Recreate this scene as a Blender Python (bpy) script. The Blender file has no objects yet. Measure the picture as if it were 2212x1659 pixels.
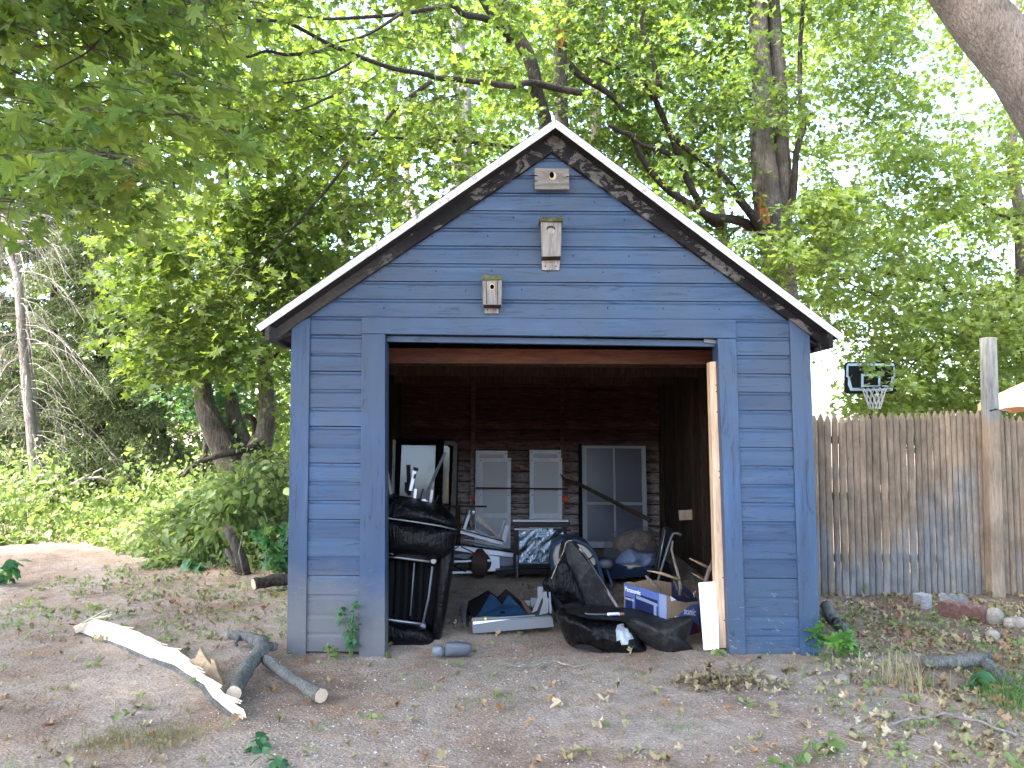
import bpy, math, random
import numpy as np
from mathutils import Vector, Matrix, noise
rnd = random.Random(7)
rng = np.random.default_rng(7)
SC = bpy.context.scene
COL = SC.collection

# ------------------------------------------------------------------ camera, sky, sun, exposure
FPX = 1534.0                       # focal length for a 2212 px wide picture
TH, RO = math.radians(3.8), math.radians(0.4)
CAM = np.array([-0.30, -5.17, 1.60])
FW = np.array([0, math.cos(TH), math.sin(TH)])
U0 = np.array([0, -math.sin(TH), math.cos(TH)])
X0 = np.array([1.0, 0, 0])
RT = math.cos(RO) * X0 + math.sin(RO) * U0
UP = math.cos(RO) * U0 - math.sin(RO) * X0
cd = bpy.data.cameras.new('camera')
cd.sensor_width = 36.0
cd.lens = FPX / 2212 * 36.0
cd.clip_start = 0.05
cd.clip_end = 1000
cam = bpy.data.objects.new('camera', cd)
COL.objects.link(cam)
cam.matrix_world = Matrix([[RT[0], UP[0], -FW[0], CAM[0]], [RT[1], UP[1], -FW[1], CAM[1]],
                           [RT[2], UP[2], -FW[2], CAM[2]], [0, 0, 0, 1]])
SC.camera = cam

SUN_EL, SUN_AZ = math.radians(56), math.radians(-116)     # azimuth from +Y towards +X
sdir = Vector((math.cos(SUN_EL) * math.sin(SUN_AZ), math.cos(SUN_EL) * math.cos(SUN_AZ), math.sin(SUN_EL)))
world = bpy.data.worlds.new('World')
SC.world = world
world.use_nodes = True
wn = world.node_tree
bg = wn.nodes['Background']
sky = wn.nodes.new('ShaderNodeTexSky')
sky.sky_type = 'NISHITA'
sky.sun_disc = False
sky.sun_elevation = SUN_EL
sky.sun_rotation = SUN_AZ
sky.air_density = 1.0
sky.dust_density = 3.0
sky.ozone_density = 1.0
wn.links.new(sky.outputs[0], bg.inputs[0])
bg.inputs[1].default_value = 0.15
sl = bpy.data.lights.new('sun', 'SUN')
sl.energy = 2.0
sl.angle = math.radians(2.0)
sl.color = (1.0, 0.94, 0.85)
so = bpy.data.objects.new('sun', sl)
COL.objects.link(so)
so.rotation_euler = sdir.to_track_quat('Z', 'Y').to_euler()
SC.view_settings.view_transform = 'Standard'
SC.view_settings.look = 'None'
SC.view_settings.gamma = 1
SC.view_settings.use_curve_mapping = False
SC.view_settings.exposure = 3.35
SC.render.engine = 'CYCLES'
SC.cycles.max_bounces = 7
SC.cycles.diffuse_bounces = 4
SC.cycles.transmission_bounces = 4
SC.cycles.use_denoising = True


# ------------------------------------------------------------------ placing helpers
def P(u, v, Y=0.0):
    d = FW + RT * (u - 1106) / FPX + UP * (829.5 - v) / FPX
    return CAM + d * (Y - CAM[1]) / d[1]


def G(u, v, z=0.0):
    d = FW + RT * (u - 1106) / FPX + UP * (829.5 - v) / FPX
    return CAM + d * (z - CAM[2]) / d[2]


def fbm(x, y, z=0.0, s=1.0):
    return noise.noise(Vector((x * s, y * s, z * s)))


def gh(x, y):
    h = 0.03 * fbm(x, y, 0, 0.5) + 0.012 * fbm(x, y, 3, 2.3) + 0.005 * fbm(x, y, 5, 8)
    h += 0.015 + 0.03 * max(0, min(1, (x - 1.0) / 2))
    if -1.9 < x < 1.9 and y > 0.3:
        h = 0.02 + 0.01 * fbm(x, y, 1, 1.7)
    return h


# ------------------------------------------------------------------ materials
def mat(name, col=(.5, .5, .5), rough=0.8, spec=0.3, metal=0.0):
    m = bpy.data.materials.new(name)
    m.use_nodes = True
    b = m.node_tree.nodes['Principled BSDF']
    b.inputs['Base Color'].default_value = (*col, 1)
    b.inputs['Roughness'].default_value = rough
    b.inputs['Specular IOR Level'].default_value = spec
    b.inputs['Metallic'].default_value = metal
    return m


def N(m, t, **kw):
    n = m.node_tree.nodes.new(t)
    for k, v in kw.items():
        if k in n.inputs.keys():
            n.inputs[k].default_value = v
        else:
            setattr(n, k, v)
    return n


def L(m, a, b):
    m.node_tree.links.new(a, b)


def coords(m, scale=(1, 1, 1), obj=False, rot=(0, 0, 0)):
    mp = N(m, 'ShaderNodeMapping')
    mp.inputs['Scale'].default_value = scale
    mp.inputs['Rotation'].default_value = rot
    if obj:
        L(m, N(m, 'ShaderNodeTexCoord').outputs['Object'], mp.inputs[0])
    else:
        L(m, N(m, 'ShaderNodeNewGeometry').outputs['Position'], mp.inputs[0])
    return mp.outputs[0]


def ntex(m, co, scale=5, detail=6, rough=0.6, dist=0.0):
    n = N(m, 'ShaderNodeTexNoise', Scale=scale, Detail=detail, Roughness=rough, Distortion=dist)
    L(m, co, n.inputs['Vector'])
    return n.outputs['Fac']


def ramp(m, fac, stops, interp='LINEAR'):
    r = N(m, 'ShaderNodeValToRGB')
    r.color_ramp.interpolation = interp
    e = r.color_ramp.elements
    while len(e) < len(stops):
        e.new(0.5)
    for i, (p, c) in enumerate(stops):
        e[i].position = p
        e[i].color = (*c, 1) if len(c) == 3 else c
    L(m, fac, r.inputs[0])
    return r.outputs[0]


def mixc(m, fac, a, b, mode='MIX'):
    n = N(m, 'ShaderNodeMix', data_type='RGBA', blend_type=mode)
    for s, v in ((0, fac), (6, a), (7, b)):
        if hasattr(v, 'is_linked') or hasattr(v, 'links'):
            L(m, v, n.inputs[s])
        else:
            n.inputs[s].default_value = v if s == 0 else (*v, 1)
    return n.outputs[2]


def math_(m, op, a, b=0.0, c=None, clamp=False):
    n = N(m, 'ShaderNodeMath', operation=op, use_clamp=clamp)
    for i, v in enumerate((a, b, c)):
        if v is None:
            continue
        if hasattr(v, 'links'):
            L(m, v, n.inputs[i])
        else:
            n.inputs[i].default_value = v
    return n.outputs[0]


def setcol(m, c):
    L(m, c, m.node_tree.nodes['Principled BSDF'].inputs['Base Color'])


def bump(m, h, strength=0.3, dist=0.01):
    n = N(m, 'ShaderNodeBump', Strength=strength, Distance=dist)
    L(m, h, n.inputs['Height'])
    L(m, n.outputs[0], m.node_tree.nodes['Principled BSDF'].inputs['Normal'])


def zpos(m):
    s = N(m, 'ShaderNodeSeparateXYZ')
    L(m, N(m, 'ShaderNodeNewGeometry').outputs['Position'], s.inputs[0])
    return s.outputs


def rand_obj(m):
    return N(m, 'ShaderNodeObjectInfo').outputs['Random']


def rand_isl(m):
    return N(m, 'ShaderNodeNewGeometry').outputs['Random Per Island']


def blue_paint(vertical=False):
    m = mat('blue_paint_vertical' if vertical else 'blue_paint', rough=0.5, spec=0.35)
    sc = (6, 6, 0.7) if vertical else (0.7, 6, 7)
    co = coords(m, sc)
    n1 = ntex(m, co, 1.6, 8, 0.7, 0.6)
    n2 = ntex(m, coords(m, (1, 1, 1)), 1.3, 4, 0.6)
    n3 = ntex(m, coords(m, (7, 7, .9) if vertical else (1.0, 7, 11)), 2.6, 8, 0.72, 1.2)
    base = ramp(m, n1, [(0.30, (.016, .036, .078)), (0.46, (.034, .073, .152)), (0.60, (.045, .089, .175)), (0.72, (.074, .122, .20))])
    base = mixc(m, ramp(m, n2, [(0.35, (0, 0, 0)), (0.65, (1, 1, 1))]), base, (.046, .072, .118))
    r = rand_obj(m)
    base = mixc(m, 1.0, base, ramp(m, r, [(0, (.80, .81, .84)), (1, (1.13, 1.11, 1.08))]), 'MULTIPLY')
    # scuffs where the paint is gone to dark or to grey wood
    dk = ramp(m, n3, [(0.56, (0, 0, 0)), (0.63, (1, 1, 1))])
    base = mixc(m, math_(m, 'MULTIPLY', dk, 0.75), base, (.017, .028, .052))
    n4 = ntex(m, coords(m, (5, 5, 14)), 2.2, 8, 0.8, 0.5)
    z = zpos(m)
    low = math_(m, 'SUBTRACT', 1.0, math_(m, 'MULTIPLY', z[2], 1.5), clamp=True)
    chip = math_(m, 'MULTIPLY', ramp(m, n4, [(0.60, (0, 0, 0)), (0.625, (1, 1, 1))]), low)
    base = mixc(m, math_(m, 'MULTIPLY', chip, 0.8), base, (.38, .36, .34))
    # mud splashed up from the drive, thicker on the left
    nn = ntex(m, coords(m, (1, 1, 1)), 3.5, 5, 0.65)
    h = math_(m, 'ADD', math_(m, 'MULTIPLY', z[0], -0.16), 0.40)
    h = math_(m, 'ADD', h, math_(m, 'MULTIPLY', math_(m, 'SUBTRACT', nn, 0.5), 0.5))
    dirt = math_(m, 'MULTIPLY', math_(m, 'SUBTRACT', h, z[2]), 2.6, clamp=True)
    base = mixc(m, math_(m, 'MULTIPLY', dirt, 0.85), base, (.135, .13, .128))
    setcol(m, base)
    g = N(m, 'ShaderNodeBsdfPrincipled')
    m.node_tree.nodes.remove(g)
    bump(m, n1, 0.35, 0.004)
    return m


def wood(name, c1, c2, c3, sc=(8, 8, 1), rough=0.85, bs=0.5, obj=False, rnd_amt=0.25, rot=(0, 0, 0)):
    m = mat(name, rough=rough, spec=0.2)
    co = coords(m, sc, obj, rot)
    a = ntex(m, co, 4, 8, 0.7, 0.8)
    b = ntex(m, coords(m, (1, 1, 1)), 2.0, 3, 0.5)
    base = ramp(m, a, [(0.3, c1), (0.52, c2), (0.72, c3)])
    base = mixc(m, 1.0, base, ramp(m, b, [(0.3, (.75, .75, .75)), (0.7, (1.15, 1.15, 1.15))]), 'MULTIPLY')
    base = mixc(m, 1.0, base, ramp(m, rand_obj(m), [(0, (1 - rnd_amt,) * 3), (1, (1 + rnd_amt,) * 3)]), 'MULTIPLY')
    setcol(m, base)
    bump(m, a, bs, 0.006)
    return m


def leaf_mat(name, stops, trans=0.5, rough=0.45, tcol=(1.5, 1.6, 0.55), spec=0.35):
    m = mat(name, rough=rough, spec=spec)
    nt = m.node_tree
    f = math_(m, 'FRACT', math_(m, 'ADD', rand_isl(m), rand_obj(m)))
    big = ntex(m, coords(m), 0.8, 2, 0.5)
    f = math_(m, 'ADD', math_(m, 'MULTIPLY', f, 0.65), math_(m, 'MULTIPLY', math_(m, 'SUBTRACT', big, 0.32), 1.0), clamp=True)
    c = ramp(m, f, stops)
    setcol(m, c)
    b = nt.nodes['Principled BSDF']
    t = N(m, 'ShaderNodeBsdfTranslucent')
    L(m, mixc(m, 1.0, c, tcol, 'MULTIPLY'), t.inputs[0])
    mx = N(m, 'ShaderNodeMixShader')
    mx.inputs[0].default_value = trans
    L(m, b.outputs[0], mx.inputs[1])
    L(m, t.outputs[0], mx.inputs[2])
    L(m, mx.outputs[0], nt.nodes['Material Output'].inputs[0])
    return m


M = {}
M['blue'] = blue_paint()
M['bluev'] = blue_paint(True)
M['trimdark'] = wood('weathered_black_trim', (.012, .011, .012), (.022, .02, .021), (.05, .046, .045), (1.2, 6, 6), 0.7)
_m = mat('peeling_black_paint', rough=0.75, spec=0.25)
_n = ntex(_m, coords(_m, (1.6, 3, 2.2)), 3.2, 9, 0.72, 0.6)
_n2 = ntex(_m, coords(_m, (4, 8, 8)), 5, 6, 0.7)
_c = mixc(_m, ramp(_m, _n, [(0.535, (0, 0, 0)), (0.56, (1, 1, 1))]), ramp(_m, _n2, [(.3, (.006, .006, .008)), (.7, (.017, .016, .019))]),
          ramp(_m, _n2, [(.3, (.06, .058, .057)), (.7, (.17, .165, .16))]))
_x = zpos(_m)
_c = mixc(_m, math_(_m, 'MULTIPLY', math_(_m, 'SUBTRACT', math_(_m, 'MULTIPLY', _x[0], -1.0), 1.0), 1.6, clamp=True), _c,
          ramp(_m, _n2, [(.3, (.032, .029, .03)), (.7, (.08, .073, .07))]))
setcol(_m, _c)
bump(_m, _n, 0.5, 0.004)
M['peel'] = _m
_m = mat('white_metal_edge', (.8, .8, .82), 0.4, 0.5)
_n = ntex(_m, coords(_m, (1, 1, 1)), 26, 6, 0.8)
_n2 = ntex(_m, coords(_m, (1, 1, 1)), 1.8, 3, 0.6)
_d = math_(_m, 'MULTIPLY', ramp(_m, _n, [(.57, (0, 0, 0)), (.61, (1, 1, 1))]), ramp(_m, _n2, [(.4, (0, 0, 0)), (.6, (1, 1, 1))]))
setcol(_m, mixc(_m, _d, (.62, .62, .63), (.12, .11, .09)))
M['whitemetal'] = _m
M['greywood'] = wood('grey_weathered_wood', (.13, .12, .115), (.27, .25, .235), (.40, .37, .35), (9, 9, 1.1), 0.9, 0.6)
M['greywoodh'] = wood('grey_weathered_wood_flat', (.13, .12, .115), (.27, .25, .235), (.40, .37, .35), (1.1, 9, 9), 0.9, 0.6)
M['mosswood'] = wood('mossy_wood', (.04, .05, .02), (.10, .11, .05), (.24, .23, .17), (5, 5, 9), 0.95, 0.8)
M['rawwood'] = wood('raw_pine', (.42, .27, .17), (.60, .42, .28), (.72, .56, .40), (14, 14, 1.0), 0.7, 0.2)
M['redwood'] = wood('red_brown_beam', (.06, .022, .014), (.105, .040, .025), (.15, .065, .042), (1.0, 7, 7), 0.7, 0.4)
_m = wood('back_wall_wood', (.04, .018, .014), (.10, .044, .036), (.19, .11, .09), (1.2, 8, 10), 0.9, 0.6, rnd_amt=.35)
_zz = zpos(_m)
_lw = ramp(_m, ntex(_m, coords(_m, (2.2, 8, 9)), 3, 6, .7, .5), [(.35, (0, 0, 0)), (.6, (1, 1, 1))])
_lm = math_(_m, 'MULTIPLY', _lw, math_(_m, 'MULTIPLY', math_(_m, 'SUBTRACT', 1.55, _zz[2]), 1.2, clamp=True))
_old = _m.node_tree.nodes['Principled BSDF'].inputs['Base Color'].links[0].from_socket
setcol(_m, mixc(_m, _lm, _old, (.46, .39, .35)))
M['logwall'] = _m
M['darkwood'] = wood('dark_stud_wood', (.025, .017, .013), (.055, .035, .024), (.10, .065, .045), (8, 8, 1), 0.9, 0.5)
_m = mat('fence_wood', rough=0.9, spec=0.15)
_a = ntex(_m, coords(_m, (14, 14, 1.4)), 4, 8, 0.75, 0.8)
_b = ntex(_m, coords(_m, (1.0, 1.0, 0.62)), 1.25, 4, 0.55, 0.3)
_d2 = ntex(_m, coords(_m, (1, 1, .7)), 7, 5, 0.6)
_z = zpos(_m)
_zb = math_(_m, 'ADD', _b, math_(_m, 'MULTIPLY', math_(_m, 'SUBTRACT', _z[2], 0.65), 0.11))
_zb = math_(_m, 'ADD', _zb, math_(_m, 'MULTIPLY', math_(_m, 'SUBTRACT', rand_obj(_m), 0.5), 0.10))
_grey = ramp(_m, _a, [(.3, (.125, .123, .12)), (.5, (.20, .195, .188)), (.72, (.29, .283, .27))])
_brn = ramp(_m, _a, [(.3, (.15, .112, .078)), (.5, (.235, .18, .13)), (.72, (.33, .265, .20))])
_c = mixc(_m, ramp(_m, _zb, [(.39, (0, 0, 0)), (.52, (1, 1, 1))]), _grey, _brn)
_c = mixc(_m, 1.0, _c, ramp(_m, rand_obj(_m), [(0, (.78, .78, .8)), (1, (1.18, 1.16, 1.14))]), 'MULTIPLY')
_c = mixc(_m, 1.0, _c, ramp(_m, _d2, [(.3, (.7, .7, .7)), (.65, (1.12, 1.12, 1.12))]), 'MULTIPLY')
setcol(_m, _c)
bump(_m, _a, 0.5, 0.006)
M['fence'] = _m


def bark(name, c1, c2, c3, s=1.0, bs=0.9, obj=False):
    m = mat(name, rough=0.95, spec=0.12)
    a = ntex(m, coords(m, (9 * s, 9 * s, 2.2 * s)), 3.2, 9, 0.72, 1.2)
    v = N(m, 'ShaderNodeTexVoronoi', Scale=9.0 * s)
    L(m, coords(m, (3, 3, .8)), v.inputs['Vector'])
    b = ntex(m, coords(m), 2.4, 3, 0.6)
    base = ramp(m, a, [(.3, c1), (.5, c2), (.7, c3)])
    base = mixc(m, 1.0, base, ramp(m, b, [(.32, (.65, .65, .65)), (.68, (1.3, 1.3, 1.3))]), 'MULTIPLY')
    setcol(m, base)
    bump(m, math_(m, 'ADD', a, math_(m, 'MULTIPLY', v.outputs['Distance'], .6)), bs, 0.03)
    return m


M['bark'] = bark('maple_bark', (.05, .042, .036), (.11, .095, .082), (.19, .17, .15))
M['barkdark'] = bark('dark_bark', (.022, .018, .016), (.05, .042, .036), (.095, .08, .07))
M['barkgrey'] = bark('lichen_grey_bark', (.07, .068, .062), (.17, .17, .155), (.32, .32, .29), 2.2)
M['barkpale'] = bark('pale_bark', (.12, .11, .10), (.24, .22, .20), (.36, .34, .32))
M['deadwood'] = bark('silver_dead_wood', (.16, .14, .13), (.30, .27, .25), (.45, .42, .40))
M['splitwood'] = wood('fresh_split_wood', (.52, .36, .22), (.80, .66, .50), (.88, .80, .70), (3, 8, 8), 0.7, 0.9, rnd_amt=0)
M['tornwood'] = wood('brown_torn_wood', (.25, .16, .09), (.42, .29, .18), (.55, .42, .28), (5, 5, 5), 0.9, 0.9, rnd_amt=0)
M['cutwood'] = wood('sawn_end_wood', (.45, .33, .22), (.62, .48, .34), (.72, .60, .46), (6, 6, 6), 0.8, 0.3, rnd_amt=0)
M['scar'] = wood('orange_heartwood', (.10, .03, .012), (.28, .11, .04), (.42, .2, .09), (6, 6, 2), 0.9, 0.8, rnd_amt=0)

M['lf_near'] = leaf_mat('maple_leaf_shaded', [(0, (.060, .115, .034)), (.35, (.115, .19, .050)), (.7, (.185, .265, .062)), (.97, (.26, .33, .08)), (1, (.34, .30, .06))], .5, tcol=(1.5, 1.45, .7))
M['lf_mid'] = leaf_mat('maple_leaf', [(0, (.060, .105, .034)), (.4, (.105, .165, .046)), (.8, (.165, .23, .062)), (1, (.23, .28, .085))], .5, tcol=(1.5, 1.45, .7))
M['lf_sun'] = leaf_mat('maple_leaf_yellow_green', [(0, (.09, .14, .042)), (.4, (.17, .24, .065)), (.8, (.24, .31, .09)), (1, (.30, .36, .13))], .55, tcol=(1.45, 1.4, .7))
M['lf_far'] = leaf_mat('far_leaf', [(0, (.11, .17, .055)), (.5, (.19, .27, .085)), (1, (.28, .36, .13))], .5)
M['lf_weed'] = leaf_mat('weed_leaf', [(0, (.11, .17, .06)), (.5, (.20, .28, .10)), (.85, (.30, .36, .15)), (1, (.42, .42, .22))], .45, tcol=(1.35, 1.35, .8))
M['lf_blue'] = leaf_mat('bluish_weed_leaf', [(0, (.03, .10, .05)), (.6, (.06, .17, .08)), (1, (.12, .24, .10))], .35)
M['needle'] = leaf_mat('spruce_needles', [(0, (.08, .11, .06)), (.5, (.14, .18, .09)), (1, (.23, .25, .14))], .25, .7, (1.2, 1.3, .7), .15)
M['dry'] = leaf_mat('dry_leaf', [(0, (.14, .09, .05)), (.16, (.30, .16, .08)), (.36, (.38, .27, .16)), (.58, (.27, .26, .13)), (.8, (.46, .38, .25)), (1, (.56, .48, .34))], .15, .85, (1, 1, .9), .15)
M['straw'] = leaf_mat('dry_grass', [(0, (.25, .20, .09)), (1, (.5, .44, .26))], .2, .8, (1, 1, 1))
M['grass'] = leaf_mat('grass_blade', [(0, (.05, .12, .03)), (.6, (.12, .22, .06)), (1, (.25, .28, .10))], .35, .6)

_m = mat('bare_dirt', rough=0.98, spec=0.1)
_co = coords(_m)
_a = ntex(_m, _co, .9, 5, .6, .4)
_b = ntex(_m, _co, 9, 8, .75)
_c = ntex(_m, _co, 70, 6, .8)
_vo = N(_m, 'ShaderNodeTexVoronoi', Scale=55.0)
L(_m, _co, _vo.inputs['Vector'])
_dirt = ramp(_m, _a, [(.32, (.215, .148, .105)), (.46, (.325, .250, .197)), (.6, (.385, .313, .258)), (.72, (.40, .295, .21))])
_or = ntex(_m, _co, 2.6, 7, .72, .3)
_dirt = mixc(_m, ramp(_m, _or, [(.52, (0, 0, 0)), (.68, (.75, .75, .75))]), _dirt, (.33, .205, .125))
_dirt = mixc(_m, 1.0, _dirt, ramp(_m, _b, [(.28, (.62, .62, .62)), (.5, (1, 1, 1)), (.7, (1.25, 1.25, 1.25))]), 'MULTIPLY')
_dirt = mixc(_m, 1.0, _dirt, ramp(_m, _c, [(.3, (.6, .6, .6)), (.5, (1, 1, 1)), (.68, (1.6, 1.58, 1.55))]), 'MULTIPLY')
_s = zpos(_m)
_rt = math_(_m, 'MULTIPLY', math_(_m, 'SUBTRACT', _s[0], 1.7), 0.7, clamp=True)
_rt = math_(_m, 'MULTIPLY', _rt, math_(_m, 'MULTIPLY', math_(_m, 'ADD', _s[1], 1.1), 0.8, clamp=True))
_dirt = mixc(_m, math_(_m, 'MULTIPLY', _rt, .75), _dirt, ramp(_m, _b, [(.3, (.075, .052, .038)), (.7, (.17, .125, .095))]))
setcol(_m, _dirt)
bump(_m, math_(_m, 'ADD', math_(_m, 'MULTIPLY', _b, 1.0), math_(_m, 'ADD', math_(_m, 'MULTIPLY', _c, .5), math_(_m, 'MULTIPLY', _vo.outputs['Distance'], .5))), 0.9, 0.02)
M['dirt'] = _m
_m = mat('gravel_stone', rough=0.9, spec=0.15)
setcol(_m, ramp(_m, rand_isl(_m), [(0, (.14, .125, .115)), (.5, (.30, .275, .255)), (.85, (.44, .41, .385)), (1, (.66, .63, .59))]))
M['stone'] = _m

_m = mat('black_vinyl', (.004, .004, .005), 0.36, 0.22)
_a = ntex(_m, coords(_m, (1, 1, 1)), 7, 6, .6, 1.0)
_b = ntex(_m, coords(_m, (1, 1, 1)), 3.0, 8, .75, .2)
setcol(_m, ramp(_m, _b, [(.56, (.0035, .0035, .0045)), (.68, (.010, .0095, .010)), (.82, (.035, .033, .03))]))
L(_m, ramp(_m, _b, [(.35, (.2, .2, .2)), (.65, (.5, .5, .5))]), _m.node_tree.nodes['Principled BSDF'].inputs['Roughness'])
bump(_m, math_(_m, 'ADD', _a, ntex(_m, coords(_m, (16, 5, 3)), 2.2, 5, .6, .8)), .75, .035)
M['vinyl'] = _m
M['blackmatte'] = mat('black_fabric', (.005, .005, .0055), .8, .2)
M['charcoal'] = mat('charcoal_panel', (.008, .0075, .008), .6, .25)
M['blackmetal'] = mat('black_metal', (.006, .007, .009), .35, .35)
M['steel'] = mat('dull_steel', (.33, .34, .36), .38, .5, .7)
M['greymetal'] = mat('grey_sheet_metal', (.16, .17, .185), .5, .4, .2)
_m = mat('grey_plastic', (.085, .095, .115), .55, .4)
M['greyplastic'] = _m
M['greyplastic2'] = mat('light_grey_plastic', (.16, .175, .205), .5, .4)
M['whitepaint'] = mat('white_paint', (.80, .81, .84), .5, .4)
_m = mat('dusty_white_paint', rough=.6)
setcol(_m, ramp(_m, ntex(_m, coords(_m), 6, 5, .7), [(.3, (.66, .67, .70)), (.7, (.82, .83, .86))]))
M['dustwhite'] = _m
M['louvre'] = mat('dusty_louvre', (.66, .65, .645), .8, .2)
M['whiteboard'] = mat('white_panel', (.82, .83, .86), .45, .4)
M['iron'] = mat('rusty_iron', (.055, .03, .022), .7, .3, .3)
M['orange'] = mat('orange_reflector', (.85, .06, .015), .3, .5)
M['bluemetal'] = mat('blue_painted_metal', (.012, .035, .075), .4, .5)
M['cream'] = mat('cream_liner', (.42, .36, .30), .8, .2)
_m = mat('mirror_glass', (.05, .05, .052), .04, .5, 1.0)
_n = ntex(_m, coords(_m), 3, 3, .6)
L(_m, ramp(_m, _n, [(.3, (.03, .03, .03)), (.7, (.16, .16, .16))]), _m.node_tree.nodes['Principled BSDF'].inputs['Roughness'])
M['mirror'] = _m
_m = mat('dusty_glass', (.09, .095, .12), .3, .5)
M['dustglass'] = _m
_m = mat('crinkled_foil', (.42, .52, .62), .22, .5, 1.0)
_n = ntex(_m, coords(_m, (5, 5, 1.6), rot=(0, .9, 0)), 9, 8, .75, 1.5)
bump(_m, _n, .45, .03)
setcol(_m, ramp(_m, _n, [(.3, (.04, .06, .1)), (.47, (.3, .4, .5)), (.6, (.85, .92, .98))]))
M['foil'] = _m
_m = mat('duct_tape', (.42, .42, .43), .35, .5, .4)
bump(_m, ntex(_m, coords(_m), 40, 4, .7), .6, .01)
M['tape'] = _m
M['card'] = wood('cardboard', (.30, .20, .12), (.36, .25, .155), (.42, .30, .19), (20, 20, 2), .9, .2, rnd_amt=0)
M['boxblue'] = mat('box_blue_print', (.085, .135, .36), .45, .4)
M['boxnavy'] = mat('box_navy_print', (.012, .02, .07), .45, .4)
M['boxlight'] = mat('box_pale_print', (.22, .27, .42), .45, .4)
M['print'] = mat('white_print', (.75, .77, .82), .5, .3)
M['maroon'] = mat('maroon_print', (.10, .02, .035), .5, .3)
M['darkhole'] = mat('dark_hole', (.004, .004, .004), 1, 0)
M['nail'] = mat('nail_head', (.03, .02, .016), .6, .4, .5)
M['concrete'] = wood('grey_concrete', (.16, .16, .155), (.28, .28, .275), (.4, .4, .39), (6, 6, 6), .95, .6)
M['redconcrete'] = wood('red_concrete', (.08, .045, .038), (.15, .08, .068), (.22, .13, .115), (6, 6, 6), .95, .6)
M['rock'] = wood('round_rock', (.20, .17, .13), (.34, .30, .25), (.50, .47, .41), (5, 5, 5), .9, .5)
M['moss'] = leaf_mat('mossy_grass', [(0, (.14, .13, .05)), (.6, (.22, .20, .08)), (1, (.34, .29, .15))], .3, .7)
M['windowpaint'] = mat('grey_window_paint', (.38, .385, .41), .6)
M['stickwood'] = bark('dead_stick', (.14, .11, .09), (.28, .23, .19), (.42, .36, .31), 2.0)
M['dustvinyl'] = wood('dusty_black_vinyl', (.006, .006, .006), (.016, .0155, .0155), (.05, .047, .044), (4, 4, 4), .55, .15, rnd_amt=0)
M['net'] = mat('white_net', (.42, .42, .42), .8, .2)
M['boardblack'] = mat('backboard_black', (.006, .008, .009), .7, .12)
M['boardpale'] = mat('backboard_pale_blue', (.30, .42, .50), .4, .5)
M['canvas'] = mat('tan_canvas', (.62, .40, .28), .8, .2)
M['bluetarp'] = mat('blue_tarp', (.02, .13, .35), .5, .4)
M['shingle'] = wood('roof_shingle', (.03, .03, .03), (.06, .06, .06), (.1, .1, .1), (9, 9, 9), .95, .6)
M['stuffing'] = wood('brown_stuffing', (.07, .045, .028), (.19, .125, .08), (.36, .27, .19), (5, 5, 5), .9, .8)
_m = mat('clear_plastic_film', (.9, .95, 1), .12, .5)
_nt = _m.node_tree
_t = N(_m, 'ShaderNodeBsdfTransparent')
_mx = N(_m, 'ShaderNodeMixShader')
_mx.inputs[0].default_value = .30
L(_m, _t.outputs[0], _mx.inputs[1])
L(_m, _nt.nodes['Principled BSDF'].outputs[0], _mx.inputs[2])
L(_m, _mx.outputs[0], _nt.nodes['Material Output'].inputs[0])
_nt.nodes['Principled BSDF'].inputs['Base Color'].default_value = (.12, .14, .18, 1)
bump(_m, ntex(_m, coords(_m, (3, 3, 3)), 6, 7, .7, 2.0), 1.0, .06)
M['film'] = _m


# ------------------------------------------------------------------ mesh builder
def tag(o, label=None, cat=None, group=None, kind=None):
    if label: o['label'] = label
    if cat: o['category'] = cat
    if group: o['group'] = group
    if kind: o['kind'] = kind
    return o


def wloc(o):
    p = Vector((0, 0, 0))
    while o:
        p += o.location
        o = o.parent
    return p


def empty(name, loc, label, cat, group=None):
    o = bpy.data.objects.new(name, None)
    o.empty_display_size = .1
    COL.objects.link(o)
    o.location = Vector([float(c) for c in loc])
    return tag(o, label, cat, group)


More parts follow.
